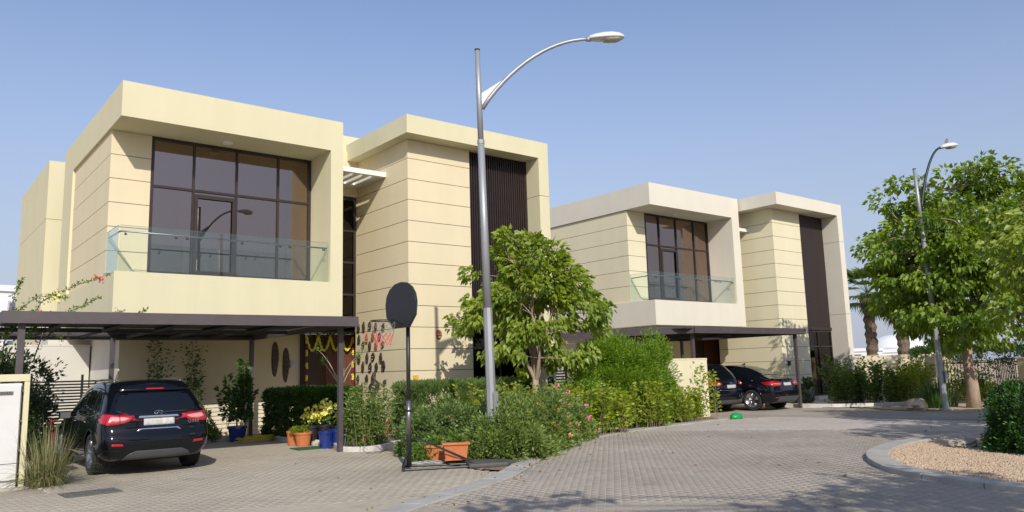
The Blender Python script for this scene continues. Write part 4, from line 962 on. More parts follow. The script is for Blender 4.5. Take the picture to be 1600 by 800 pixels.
COUPE = dict(w=1.99, len=4.9, ax0=.98, wb=2.93, wr=.385, bulge=.09, zb=.24, cladding=False,
    rear=[(.2, .14), (.38, .04), (.55, .0), (.75, .02), (.95, .06), (1.10, .10), (1.13, .16), (1.3, .3)],
    front=[(.2, .12), (.4, 0), (.7, .03), (.95, .2), (1.1, .5)],
    stations=[(.08, .29, .82, .92, 1.0, .88, 1.13, .72, 1.0, 0), (.22, .26, .9, .98, 1.02, .93, 1.16, .72, .85, 0), (.6, .25, .95, 1.0, 1.03, .95, 1.28, .66, .4, 0), (1.0, .24, .96, 1.0, 1.04, .95, 1.44, .64, .1, 0),
              (1.5, .24, .94, .985, 1.03, .94, 1.60, .63, 0, 0), (2.1, .24, .94, .98, 1.02, .94, 1.68, .65, 0, 0), (2.7, .24, .94, .98, 1.01, .93, 1.63, .66, 0, 0), (3.2, .24, .94, .985, 1.0, .92, 1.38, .70, 0, 0),
              (3.65, .25, .95, .995, .98, .90, 1.15, .72, 0, 0), (4.2, .26, .94, .99, .95, .87, 1.07, .66, 0, .2), (4.6, .27, .9, .94, .90, .82, 1.0, .6, 0, .6), (4.85, .30, .78, .84, .82, .72, .92, .5, 0, 1)], detail=detail_coupe)
def detail_hatch(C, patch, line, dens, body, bvh):
    patch("side_window", [(.55, 1.16), (1.16, 1.09), (3.1, 1.02), (2.62, 1.45), (2.1, 1.55), (1.2, 1.53), (.85, 1.48)], 'side', CGLASS, off=.003, both=True)
    line("window_trim", dens([(.56, 1.15), (1.18, 1.075), (3.12, 1.0)]), 'side', CHROME, .010, off=.006, both=True)
    patch("pillar", [(2.06, 1.04), (2.12, 1.04), (2.12, 1.54), (2.06, 1.54)], 'side', SEAM, off=.007, both=True)
    patch("rear_window", [(-.66, 1.18), (0, 1.13), (.66, 1.18), (.58, 1.46), (0, 1.52), (-.58, 1.46)], 'rear', CGLASS, off=.008)
    patch("windscreen", [(-.7, 1.1), (.7, 1.1), (.6, 1.46), (-.6, 1.46)], 'front', CGLASS, off=.006)
    for s_ in (1, -1):
        f = lambda L: [(a * s_, b) for a, b in L][::s_]
        q = patch("tail_light", f([(.96, .96), (.96, 1.10), (.82, 1.13), (.60, 1.10), (.52, 1.02), (.70, .95)]), 'rear', RED, off=.012, th=.02)
        patch("reversing_lens", f([(.80, 1.01), (.78, 1.06), (.64, 1.05), (.62, 1.01)]), 'rear', WHITE, off=.026, parent=q)
        MB().ball((3.0, 1.02 * s_, 1.05), (.08, .11, .08), 12, 8).build("side_mirror", PAINT2, C, smooth=True)
    patch("number_plate", [(-.27, .86), (.27, .86), (.27, .98), (-.27, .98)], 'rear', PLATE, off=.014, th=.01)
    em = [(.055 * math.cos(a), 1.055 + .05 * math.sin(a)) for a in [math.radians(k) for k in range(0, 361, 24)]]
    line("emblem", em, 'rear', CHROME, .007, off=.016); line("emblem", [(-.03, 1.085), (.0, 1.055), (.03, 1.03)], 'rear', CHROME, .008, off=.017)
    line("chrome_strip", dens([(-.7, .80), (0, .78), (.7, .80)]), 'rear', STEEL, .01, off=.01)
    patch("bumper_diffuser", [(-.7, .30), (.7, .30), (.62, .44), (-.62, .44)], 'rear', DIFF, off=.01)
    line("bumper_gap", dens([(-.9, .66), (0, .64), (.9, .66)]), 'rear', SEAM, .008)
HATCH = dict(SUV); HATCH.update(w=1.86, detail=detail_hatch, len=4.6, wb=2.65, stations=[(s[0] * .93,) + s[1:] for s in SUV['stations']])
HATCH['wr'] = .365
CAR1 = car("large black seven-seat SUV seen from behind under the wide carport", (4.10, 15.55, 0), math.radians(90 + .5), SUV, PAINT)
CAR2 = car("black coupe-roofed SUV with wide red tail lights, right of the other black car", (26.25, 16.35, 0), math.radians(90 + 3), COUPE, PAINT2)
CAR3 = car("dark hatchback partly hidden by bush leaves beside the cream wall end", (24.2, 17.3, 0), math.radians(90 + 2), HATCH, PAINT2)

# ------------------------------------------------------------------ foliage
def leafmat(name, c1, c2, tip=None, trans=.35, rough=.42):
    m = mat(name, c1, rough, var=0.0, spec=.5, attr=c2, trans=trans)
    return m
LF_TREE = leafmat("heart_leaf", (0.085, 0.16, 0.016), (0.34, 0.42, 0.055))
LF_TREE2 = leafmat("heart_leaf_far", (0.07, 0.15, 0.012), (0.27, 0.37, 0.04))
LF_FLOW = leafmat("ixora_leaf", (0.045, 0.10, 0.018), (0.27, 0.35, 0.08), trans=.25)
LF_HEDGE = leafmat("hedge_leaf", (0.022, 0.065, 0.012), (0.07, 0.15, 0.022), trans=.22)
LF_SOFT = leafmat("soft_hedge_leaf", (0.06, 0.125, 0.03), (0.24, 0.33, 0.10), trans=.3)
LF_BAMB = leafmat("feathery_leaf", (0.075, 0.17, 0.012), (0.26, 0.40, 0.035), trans=.38)
LF_YEL = leafmat("yellow_green_leaf", (0.085, 0.17, 0.012), (0.36, 0.42, 0.04), trans=.38)
LF_MID = leafmat("mid_green_leaf", (0.065, 0.14, 0.022), (0.20, 0.30, 0.055), trans=.35)
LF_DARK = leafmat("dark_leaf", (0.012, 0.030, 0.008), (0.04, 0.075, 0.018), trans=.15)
LF_BALL = leafmat("ball_hedge_leaf", (0.02, 0.065, 0.010), (0.05, 0.14, 0.02), trans=.2)
LF_PALM = leafmat("palm_leaf", (0.05, 0.11, 0.02), (0.14, 0.20, 0.05), trans=.3)
GR_DRY = leafmat("fountain_grass", (0.10, 0.13, 0.04), (0.42, 0.38, 0.20), trans=.35)
GR_GRN = leafmat("strap_leaf", (0.03, 0.08, 0.015), (0.09, 0.18, 0.03), trans=.25)
BARK = mat("pale_bark", (0.36, 0.27, 0.20), .9, var=.2, scale=9, bump=.8, bscale=30, stretch=(1, 1, .25))
BARKD = mat("grey_bark", (0.20, 0.16, 0.12), .9, var=.25, scale=9, bump=.8, bscale=30)
PALMB = mat("palm_bark", (0.15, 0.11, 0.08), .95, var=.35, scale=14, bump=1.0, bscale=22)
TWIG = mat("twig", (0.22, 0.17, 0.11), .9, var=.2, scale=20)

def norm(A): return A / np.maximum(np.linalg.norm(A, axis=1, keepdims=True), 1e-9)
def leaves(name, m, C, D, size, width=.5, parent=None, tint=None, droop=.0, heart=False, kind=None, fold=.22, sizevar=.35):
    """leaf blades as folded kites (or pointed hearts) at C, pointing along D"""
    n = len(C)
    if n == 0: return None
    D = norm(D + np.array([0, 0, -droop])); r = RNG.normal(size=(n, 3)); r[:, 2] *= .5
    S = norm(np.cross(D, r)); N = norm(np.cross(S, D)); flip = np.where(N[:, 2] < 0, -1.0, 1.0)[:, None]; N *= flip
    Ls = (size * RNG.uniform(1 - sizevar, 1 + sizevar, n))[:, None]; Wd = Ls * width
    if heart:
        P = [C, C + D * Ls * .28 + S * Wd * .52 + N * Ls * fold * .5, C + D * Ls * .28 - S * Wd * .52 + N * Ls * fold * .5, C + D * Ls * .62 + S * Wd * .30 + N * Ls * fold * .2, C + D * Ls * .62 - S * Wd * .30 + N * Ls * fold * .2, C + D * Ls * 1.05 - N * Ls * .12]
        f = np.array([(0, 1, 3), (0, 3, 5), (0, 5, 4), (0, 4, 2)]); k = 6
    else:
        P = [C, C + D * Ls * .45 + S * Wd * .5 + N * Ls * fold * .5, C + D * Ls, C + D * Ls * .45 - S * Wd * .5 + N * Ls * fold * .5]
        f = np.array([(0, 1, 2), (0, 2, 3)]); k = 4
    V = np.stack(P, 1).reshape(-1, 3); F = (f[None] + (np.arange(n) * k)[:, None, None]).reshape(-1, 3)
    if tint is None: tint = RNG.random(n)
    me = quads_mesh(name, V, F, m, np.repeat(np.clip(tint, 0, 1), k))
    o = bpy.data.objects.new(name, me); COL.objects.link(o)
    if parent is not None: o.parent = parent
    if kind: o["kind"] = kind
    return o
def inball(n, surf=0.35):
    d = norm(RNG.normal(size=(n, 3))); r = RNG.uniform(surf, 1, (n, 1)) ** .6
    return d * r, d
def branch(a, b, bend=.1, k=5):
    a, b = Vector(a), Vector(b); L = (b - a).length; o = Vector((random.uniform(-1, 1), random.uniform(-1, 1), random.uniform(0, 1))) * L * bend
    return [a.lerp(b, t / k) + o * math.sin(math.pi * t / k) for t in range(k + 1)]

def tree(label, loc, th, tr, cz, rad, nclump, per, lsize, m, bark, clump_r, seed, heart=True, group=None, name="tree", low=0.0, width=.72, droop=.9, lobes=None, sparse=1.0):
    global RNG
    RNG = np.random.default_rng(seed); random.seed(seed)
    T = thing(name, label, "tree", loc, 0, group)
    rad = np.array(rad, float); ctr = np.array([lobes[0][0][0] * 0 if lobes else 0, 0, cz], float)
    pts = [(0, 0, -.05), (.03, -.02, th * .35), (-.02, .03, th * .7), (0, 0, th)]
    MB().tube(pts, [tr * 1.3, tr, tr * .9, tr * .82], 12).build("trunk", bark, T, smooth=True)
    # clump centres: several lobes, each an uneven shell
    cl = []
    lobes = lobes or [((0, 0, 0), 1.0)]
    wts = np.array([l[1] ** 2.4 for l in lobes]); wts /= wts.sum()
    while len(cl) < nclump:
        (lx, ly, lz), s_ = lobes[RNG.choice(len(lobes), p=wts)]
        p, d = inball(1, .38)
        q = ctr + np.array([lx, ly, lz]) + p[0] * rad * s_ * RNG.uniform(.68, 1.18)
        if q[2] > low + RNG.uniform(0, .5): cl.append(q)
    cl = np.array(cl)
    br = MB(); hub = Vector((0, 0, th))
    main = []
    for k in range(6):
        a = 2 * math.pi * k / 6 + random.uniform(-.4, .4); e = Vector((math.cos(a) * rad[0] * .4, math.sin(a) * rad[1] * .4, cz + random.uniform(-.2, .5) * rad[2]))
        P = branch(hub - Vector((0, 0, .15)), e, .12, 6); br.tube(P, [tr * .62 - tr * .42 * i / 6 for i in range(7)], 7, caps=False); main += P[2:]
    P = branch(hub - Vector((0, 0, .1)), (0, 0, cz + rad[2] * .75), .05, 8); br.tube(P, [tr * .7 - tr * .55 * i / 8 for i in range(9)], 7, caps=False); main += P[2:]
    for q in cl[::1]:
        b = min(main, key=lambda w: (w - Vector(q)).length_squared + 2.0 * max(0, w.z - q[2]))
        P = branch(b, q, .12, 3); br.tube(P, [tr * .16, tr * .11, tr * .08, tr * .045], 4, caps=False)
    br.build("branches", bark, T, smooth=True)
    n = nclump * per
    idx = np.repeat(np.arange(len(cl)), per); cr_ = clump_r * RNG.uniform(.55, 1.25, len(cl))[idx][:, None]
    off, d = inball(n, .15); C = cl[idx] + off * cr_ * np.array([1, 1, .8])
    out = norm(C - ctr) * .7 + d * .8
    tint = RNG.beta(1.6, 2.2, n) * .75 + .35 * RNG.random(len(cl))[idx] + .12 * off[:, 2]
    leaves("crown", m, C, out, lsize, width, T, tint, droop=droop, heart=heart)
    return T
def bush(name, label, cat, loc, rad, nclump, per, lsize, m, clump_r, seed, width=.5, droop=.1, heart=False, stems=10, flowers=None, group=None, power=2.0, upright=.3, fill=.45, rz=0, shape='ball'):
    global RNG
    RNG = np.random.default_rng(seed); random.seed(seed)
    T = thing(name, label, cat, loc, rz, group); rad = np.array(rad, float)
    if shape == 'box':       # clipped hedge: leaves near the faces of a soft-edged block
        u = RNG.uniform(-1, 1, (nclump, 3)); ax = RNG.integers(0, 3, nclump); sg = np.sign(RNG.uniform(-1, 1, nclump))
        u[np.arange(nclump), ax] = sg * RNG.uniform(.82, 1.0, nclump); u[:, 2] = np.where((ax == 2), np.abs(u[:, 2]), u[:, 2])
        q = np.abs(u); over = np.maximum(0, (q ** 8).sum(1) - 1); u /= (1 + over[:, None] * .05)
        cl = (u * np.array([1, 1, .5]) + np.array([0, 0, .5])) * rad * np.array([1, 1, 1.0])
    else:
        p, d = inball(nclump, fill); p[:, 2] = np.abs(p[:, 2]) * .98 - .0
        lump = 1 + .16 * np.sin(p[:, 0] * 5.1 + seed) * np.cos(p[:, 1] * 4.3 + seed * 2) + .1 * np.sin(p[:, 2] * 9 + seed)
        cl = p * rad * lump[:, None]; 
        k = RNG.random(nclump) < .3; cl[k, 2] = RNG.uniform(.02, .5, k.sum()) * rad[2]
    st = MB()
    for k in range(stems):
        q = cl[RNG.integers(len(cl))]; P = branch((random.uniform(-.3, .3) * rad[0], random.uniform(-.3, .3) * rad[1], -.02), q, .1, 4); st.tube(P, [.022, .018, .013, .009, .005], 5, caps=False)
    st.build("stems", TWIG, T)
    n = nclump * per; idx = np.repeat(np.arange(nclump), per); cr_ = clump_r * RNG.uniform(.5, 1.3, nclump)[idx][:, None]
    off, d = inball(n, .1); C = cl[idx] + off * cr_; C[:, 2] = np.maximum(C[:, 2], .015)
    D = norm(C / rad) * .6 + d * .8 + np.array([0, 0, upright])
    tint = RNG.beta(1.5, 2.2, n) * .8 + .3 * RNG.random(nclump)[idx]
    leaves("foliage", m, C, D, lsize, width, T, tint, droop=droop, heart=heart)
    if flowers:
        for (fm, num, fs) in flowers:
            j = RNG.choice(len(cl), num); dd = norm(cl[j] / rad + np.array([0, 0, .3])); P0 = cl[j] + dd * clump_r * .9
            m_ = 9; C2 = np.repeat(P0, m_, 0) + RNG.normal(0, fs * .6, (num * m_, 3)); D2 = np.repeat(dd, m_, 0) + RNG.normal(0, .7, (num * m_, 3))
            leaves("flowers", fm, C2, D2, fs, .8, T, None, kind="stuff")
    return T
def shoots(name, label, cat, loc, spread, h, n, lsize, m, seed, width=.45, per=46, lean=.25, group=None, rz=0, flowers=None, tipw=.4, stem=TWIG, start=.12):
    """many upright stems, each carrying leaves along its length"""
    global RNG
    RNG = np.random.default_rng(seed); random.seed(seed)
    T = thing(name, label, cat, loc, rz, group); st = MB(); Cs, Ds, Ts = [], [], []
    for k in range(n):
        bx, by = random.uniform(-1, 1) * spread[0], random.uniform(-1, 1) * spread[1]; hh = h * random.uniform(.55, 1.08)
        tx, ty = bx + random.gauss(0, lean) * hh, by + random.gauss(0, lean) * hh
        P = [Vector((bx + (tx - bx) * t ** 1.5, by + (ty - by) * t ** 1.5, hh * t - .02)) for t in [i / 6 for i in range(7)]]
        st.tube(P, [.010 - .0012 * i for i in range(7)], 4, caps=False); tn = random.random() * .5
        u = RNG.uniform(start, 1, per) ** .85; a = RNG.uniform(0, 6.28, per); i = np.clip((u * 6).astype(int), 0, 5); fr = u * 6 - i
        PP = np.array([tuple(p) for p in P]); c = PP[i] * (1 - fr[:, None]) + PP[i + 1] * fr[:, None]
        d = np.stack([np.cos(a), np.sin(a), RNG.uniform(.0, .9, per)], 1); rad_ = (.02 + .11 * (1 - u * tipw)) * (h / 1.4) ** .5
        Cs.append(c + d * rad_[:, None] * RNG.uniform(.2, 1, (per, 1))); Ds.append(d); Ts.append(tn + RNG.random(per) * .5 + .25 * (u - .5))
    st.build("stems", stem, T)
    leaves("foliage", m, np.concatenate(Cs), np.concatenate(Ds), lsize, width, T, np.concatenate(Ts), droop=.15)
    if flowers:
        A = np.concatenate(Cs)
        for fm, num, fs in flowers:
            j = RNG.choice(len(A), num); C2 = np.repeat(A[j], 8, 0) + RNG.normal(0, fs * .5, (num * 8, 3)); leaves("flowers", fm, C2, RNG.normal(size=(num * 8, 3)), fs, .8, T, None, kind="stuff")
    return T
def blades(name, label, cat, loc, n, L, m, seed, r0=.12, wid=.012, lean=.9, group=None, sag=.6, seg=6):
    """a tuft of long arching blades"""
    rs = np.random.default_rng(seed); T = thing(name, label, cat, loc, 0, group); V, F, tn = [], [], []
    for k in range(n):
        a = rs.uniform(0, 6.28); b = rs.uniform(0, r0); o = rs.uniform(.1, 1) * lean; l = L * rs.uniform(.6, 1.1); t = rs.random(); a2 = a + rs.normal(0, .4)
        side = np.array([-math.sin(a2), math.cos(a2), 0]); base = len(V)
        for i in range(seg + 1):
            u = i / seg; rr_ = b + l * o * u ** 1.25 * .8; z = l * (u * (1.05 - .45 * o) - sag * o * u * u * .62)
            p = np.array([math.cos(a2) * rr_ + math.cos(a) * b, math.sin(a2) * rr_ + math.sin(a) * b, max(z, .01)]); w = wid * (1 - u ** 2 * .92)
            V += [p - side * w, p + side * w]; tn += [t, t]
        F += [(base + 2 * i, base + 2 * i + 1, base + 2 * i + 3, base + 2 * i + 2) for i in range(seg)]
    me = quads_mesh("blades", np.array(V), np.array(F), m, np.array(tn)); o = bpy.data.objects.new("blades", me); COL.objects.link(o); o.parent = T
    return T

RED_F = mat("red_petal", (.55, .03, .03), .6, attr=(.75, .18, .10)); PINK_F = mat("pink_petal", (.70, .10, .22), .6, attr=(.80, .30, .35)); ORG_F = mat("orange_petal", (.75, .25, .05), .6, attr=(.8, .45, .15))
YEL_F = mat("yellow_petal", (.80, .68, .05), .6, attr=(.85, .80, .25)); WHT_F = mat("white_petal", (.7, .7, .62), .6)

tree("broad-leaved young tree behind the tall grey lamp, crown against the big villa's louvres", (14.0, 16.4, 0), 1.55, .10, 3.6, (1.4, 1.4, 2.2), 140, 70, .145, LF_TREE, BARK, .33, 11, low=1.05,
     lobes=[((0, 0, -.2), .95), ((-.35, .3, 1.45), .42), ((.85, -.85, -.45), .7), ((-.9, .9, -.55), .7), ((.25, -.2, .75), .6), ((-.5, .6, .45), .5)])
tree("large leafy tree with pale trunk beside the leaning street lamp", (29.52, 11.33, 0), 2.3, .19, 5.15, (3.15, 3.15, 3.35), 380, 95, .175, LF_TREE2, BARK, .50, 12, low=1.7,
     lobes=[((0, 0, 0), 1.0), ((1.2, -2.6, .5), .9), ((-.2, .7, -1.1), .72), ((.3, -.9, 1.6), .62), ((.2, 1.6, .3), .5), ((-1.2, -.4, -1.2), .7), ((0, 1.9, -1.0), .35)])
tree("close tree at the right edge with big bright leaves", (22.6, 4.4, 0), 2.0, .15, 3.9, (2.8, 3.5, 2.4), 340, 70, .155, LF_TREE, BARK, .46, 13, low=1.3)
tree("street tree standing behind the viewer, casting shade on the road", (5.6, -4.9, 0), 2.6, .2, 5.6, (3.4, 2.4, 2.0), 150, 40, .2, LF_TREE, BARK, .5, 14, low=3.2,
     lobes=[((0, 0, 0), 1.0), ((-3.4, 3.6, .6), .36)])
tree("island tree just outside the picture, shading the far road", (16.0, -.6, 0), 2.2, .18, 5.0, (2.6, 3.2, 1.9), 170, 40, .2, LF_TREE, BARK, .55, 15, low=3.0)

bush("feathery_bush", "big rounded feathery green bush in front of the cream wall end", "bush", (17.6, 16.5, 0), (2.05, 1.0, 2.75), 600, 170, .10, LF_BAMB, .34, 21, width=.27, droop=.1, stems=22, upright=.25, rz=math.radians(0))
shoots("yellow_green_shrub", "yellow-green shrub in the middle of the kerb below the feathery bush", "shrub", (17.1, 15.1, 0), (.6, .22), 1.25, 34, .10, LF_YEL, 22, per=90, width=.55)
shoots("yellow_green_shrub", "bright yellow-green shrub between the flowering bushes and the feathery bush", "shrub", (14.7, 14.6, 0), (.85, .3), 1.25, 46, .10, LF_YEL, 23, per=90, width=.55)
shoots("yellow_green_shrub", "pale yellow-green shrub climbing against the cream wall end", "shrub", (19.35, 15.6, 0), (.75, .22), 1.0, 40, .095, LF_YEL, 24, per=85, width=.55)
shoots("leafy_shrub", "light green leafy shrub standing in front of the dark hatchback", "shrub", (20.65, 15.6, 0), (.20, .15), 1.75, 6, .11, LF_YEL, 25, per=60, lean=.13, width=.65)
bush("green_bush", "narrow mid-green bush left of the feathery bush, near the dark slatted gate", "bush", (14.9, 15.6, 0), (.75, .6, 1.75), 170, 80, .085, LF_BAMB, .25, 26, width=.35, stems=10)
# flowering shrubs along the kerb
FL = [(RED_F, 14, .04), (PINK_F, 18, .05), (ORG_F, 12, .04)]
bush("flowering_shrub", "dark flowering shrub right of the terracotta planters, at the kerb corner", "shrub", (9.75, 12.35, 0), (.95, .8, 1.05), 150, 84, .075, LF_FLOW, .23, 31, flowers=[(RED_F, 4, .025)], upright=.2)
bush("flowering_shrub", "flowering shrub with pink and orange blooms right of the tall lamp", "shrub", (11.2, 13.35, 0), (1.15, .85, 1.1), 160, 84, .075, LF_FLOW, .24, 32, flowers=FL, upright=.2)
bush("flowering_shrub", "flowering shrub with bright pink blooms below the young tree", "shrub", (12.75, 14.35, 0), (1.1, .8, 1.05), 150, 84, .078, LF_FLOW, .24, 33, flowers=[(PINK_F, 20, .055), (RED_F, 7, .04)], upright=.2)
bush("flowering_shrub", "pale-edged flowering shrub behind the terracotta planters", "shrub", (9.75, 13.9, 0), (.95, .9, 1.15), 155, 84, .075, LF_SOFT, .24, 34, flowers=[(RED_F, 5, .028)], upright=.2)
bush("flowering_shrub", "shrub with red flowers directly left of the basketball pole", "shrub", (8.95, 14.1, 0), (.45, .75, 1.0), 150, 64, .07, LF_SOFT, .18, 35, flowers=[(RED_F, 7, .03)], upright=.2)
shoots("leafy_shrub", "upright yellow-green shrub between the soft hedge and the lamp", "shrub", (11.5, 15.2, 0), (.9, .4), 1.35, 46, .09, LF_YEL, 36, per=85, width=.5)
shoots("leafy_shrub", "upright yellow-green shrub below the young tree's trunk", "shrub", (13.6, 15.4, 0), (.9, .35), 1.3, 46, .09, LF_YEL, 37, per=85, width=.5)
bush("soft_hedge", "long soft grey-green hedge against the big villa's front wall", "hedge", (12.6, 17.75, 0), (2.0, .65, 1.42), 2000, 40, .075, LF_SOFT, .11, 38, width=.25, shape='box', upright=1.0, stems=6)
bush("young_bush", "small bright shrub at the foot of the basketball stand", "shrub", (8.35, 13.2, 0), (.3, .3, .42), 50, 34, .07, LF_MID, .12, 39)
# ground cover strip and fallen leaves
bush("low_edging", "low yellowing edging plants along the inside of the curved kerb", "ground cover", (12.2, 13.55, 0), (2.9, .3, .22), 130, 30, .06, LF_YEL, .12, 40, rz=math.radians(32), stems=2)
# entrance of the big villa
bush("clipped_hedge", "dark clipped box hedge in front of the garlanded door", "hedge", (9.35, 20.6, 0), (.62, 1.55, 1.35), 2000, 40, .06, LF_HEDGE, .09, 41, shape='box', upright=.3, stems=6, rz=math.radians(8))
shoots("flowering_shrub", "loose shrub with white flowers right of the carport post", "shrub", (9.25, 17.2, 0), (.42, .42), 1.4, 42, .08, LF_MID, 42, per=110, width=.5, start=.0, flowers=[(WHT_F, 22, .02), (ORG_F, 4, .03)])
shoots("potted_tree", "bushy small tree in the blue pot beside the dark carport post", "tree", (7.72, 21.72, .36), (.26, .26), 1.75, 13, .11, LF_HEDGE, 43, per=150, lean=.13, width=.6)
bush("small_bush", "low round bush between the black SUV and the blue pot", "bush", (7.0, 22.4, 0), (.42, .42, .75), 70, 44, .07, LF_MID, .15, 44)
for i, (x, y, h, lab) in enumerate([(6.05, 23.45, 3.0, "slender climbing shrub on the carport wall, left of the two, above the SUV"), (7.05, 23.45, 3.1, "taller climbing shrub on the carport wall, right of the two, above the SUV")]):
    shoots("climbing_shrub", lab, "shrub", (x, y, 0), (.12, .05), h, 7, .09, LF_HEDGE, 45 + i, per=90, lean=.06, width=.5, group="climbing shrubs on the carport wall", start=.3)
# bougainvillea at the left
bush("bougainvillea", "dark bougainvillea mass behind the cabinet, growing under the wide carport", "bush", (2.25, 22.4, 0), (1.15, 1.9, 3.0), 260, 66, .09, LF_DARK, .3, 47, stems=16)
def spray(T, pts, seed, fl):
    rs = np.random.default_rng(seed); P = np.array(pts, float); n = 170; u = rs.uniform(0, 1, n); i = np.clip((u * (len(P) - 1)).astype(int), 0, len(P) - 2); f = (u * (len(P) - 1) - i)[:, None]
    C = P[i] * (1 - f) + P[i + 1] * f + rs.normal(0, .05, (n, 3)) * (1.15 - u[:, None]); MB().tube([tuple(p) for p in P], [.014 - .002 * k for k in range(len(P))], 5).build("stem", TWIG, T)
    leaves("foliage", LF_MID, C, rs.normal(size=(n, 3)) + np.array([.3, 0, .6]), .07, .5, T, None)
    if fl is not None:
        q = P[-2] * .4 + P[-1] * .6; C2 = np.repeat(q[None], 26, 0) + rs.normal(0, .07, (26, 3)); leaves("flowers", fl, C2, rs.normal(size=(26, 3)), .07, .7, T, None, kind="stuff")
T = thing("bougainvillea", "bougainvillea sprays with red and yellow flowers rising above the carport's left end", "bush", (2.3, 20.2, 2.2))
spray(T, [(0, 0, -.4), (.1, 0, .8), (.4, -.1, 1.35), (1.0, -.3, 1.7), (1.7, -.5, 2.0)], 1, RED_F); spray(T, [(.3, 0, 0), (.5, 0, .8), (1.0, -.2, 1.15), (1.5, -.5, 1.45)], 2, None)
spray(T, [(-.3, 0, 0), (-.2, 0, 1.0), (-.1, .0, 1.6), (0, 0, 1.85)], 3, None); spray(T, [(-.5, 0, 0), (-.3, 0, .9), (.3, -.2, 1.45), (.9, -.3, 1.42)], 4, YEL_F)
spray(T, [(.8, 0, .5), (1.2, -.2, .85), (2.0, -.4, .92), (2.5, -.6, 1.2)], 5, None); spray(T, [(-.6, -.3, .6), (-.2, -.5, .95), (.2, -.6, 1.0), (.5, -.7, .95)], 6, RED_F)
for k in range(4): spray(T, [(-.7 + k * .4, -.4, .55), (-.6 + k * .45, -.5, .85), (-.4 + k * .45, -.5, .98)], 10 + k, None)
blades("fountain_grass", "shaggy dry-tipped fountain grass tuft between the cabinet and the black SUV", "grass tuft", (2.3, 15.55, 0), 620, 1.25, GR_DRY, 5, r0=.16, wid=.007, lean=1.0, sag=1.05)
# right side
for i, (x, y, h, lab) in enumerate([(33.2, 17.4, 1.85, "tall dark green shrub next to the pale villa's right corner"), (33.4, 16.0, 1.7, "middle tall shrub in front of the long low cream wall"), (33.6, 14.9, 1.5, "yellower tall shrub behind the leaning street lamp")]):
    shoots("tall_shrub", lab, "shrub", (x - 1.6, y - .5, 0), (.75, .6), h, 40, .12, [LF_MID, LF_MID, LF_YEL][i], 60 + i, per=120, start=.02, lean=.16, width=.4, group="tall shrubs right of the pale villa")
blades("strap_leaf_plant", "dark green strap-leaved plant between the leaning lamp and the tree trunk", "plant", (29.9, 12.6, 0), 260, 1.25, GR_GRN, 7, r0=.3, wid=.022, lean=.8)
blades("strap_leaf_plant", "smaller strap-leaved clump directly behind the leaning lamp's base", "plant", (28.9, 12.3, 0), 180, 1.0, GR_GRN, 8, r0=.25, wid=.02, lean=.8)
bush("ball_hedge", "dark rounded ball hedge on the gravel island at the right edge", "hedge", (16.0, 4.95, .05), (1.0, 1.0, 1.2), 900, 40, .055, LF_BALL, .12, 65, fill=.8, stems=8)
bush("dark_hedge", "dark hedge behind the black railing at the far right", "hedge", (37.5, 9.6, 0), (2.5, .9, 1.75), 800, 30, .08, LF_DARK, .16, 66, shape='box', rz=math.radians(-50))
bush("dark_hedge", "dark hedge seen behind the railing, left of the pale tree trunk", "hedge", (39.5, 14.2, 0), (3.2, .9, 2.2), 700, 34, .10, LF_HEDGE, .2, 69, shape="box", rz=math.radians(-75))
bush("green_bush", "sunlit bush behind the tree trunk, seen through the gate opening", "bush", (34.6, 13.3, 0), (.8, .8, 1.2), 90, 50, .08, LF_YEL, .22, 67)
bush("green_bush", "dark round bush beside the pale villa's carport post", "bush", (29.7, 18.0, 0), (.45, .45, .95), 80, 40, .06, LF_DARK, .16, 68)

# palms behind
def palm(label, loc, h, seed):
    rs = np.random.default_rng(seed); T = thing("palm_tree", label, "palm tree", loc, 0, "fan palms beyond the cream wall")
    mb = MB(); N = 26; pts = [(0.04 * math.sin(i), .04 * math.cos(i * 1.3), h * i / N) for i in range(N + 1)]
    mb.tube(pts, [.30 + (.05 if i % 2 else -.02) + (.12 if i > N - 5 else 0) for i in range(N + 1)], 10); mb.build("trunk", PALMB, T)
    V, F, tn = [], [], []
    for k in range(46):
        a = rs.uniform(0, 6.28); e = rs.uniform(-.75, 1.25); L = rs.uniform(.9, 1.3); d = np.array([math.cos(a) * math.cos(e), math.sin(a) * math.cos(e), math.sin(e)])
        side = np.array([-math.sin(a), math.cos(a), 0]); up = np.cross(d, side) * -1; c = np.array([0, 0, h]) + d * L; b0 = len(V)
        V += [np.array([0, 0, h]) - side * .02, np.array([0, 0, h]) + side * .02, c + side * .02, c - side * .02]; F.append((b0, b0 + 1, b0 + 2, b0 + 3)); t = .15 if e < -.4 else rs.uniform(.2, .9); tn += [t] * 4
        for j in range(17):
            q = -1.25 + 2.5 * j / 16; dd = d * math.cos(q) + side * math.sin(q); l = rs.uniform(.75, 1.0) * (1.15 - .25 * abs(q)); b0 = len(V); s2 = side * math.cos(q) - d * math.sin(q)
            V += [c, c + dd * l * .55 + s2 * .045, c + dd * l - np.array([0, 0, .28 * l]), c + dd * l * .55 - s2 * .045]; F.append((b0, b0 + 1, b0 + 2, b0 + 3)); tn += [t] * 4
    me = quads_mesh("crown", np.array(V), np.array(F), LF_PALM, np.array(tn)); o = bpy.data.objects.new("crown", me); COL.objects.link(o); o.parent = T
palm("left of the two fan palms behind the cream wall, beside the pale villa's corner", (45, 22.4, 0), 5.6, 1); palm("right of the two fan palms behind the cream wall, partly behind tree leaves", (45, 20.6, 0), 5.2, 2)

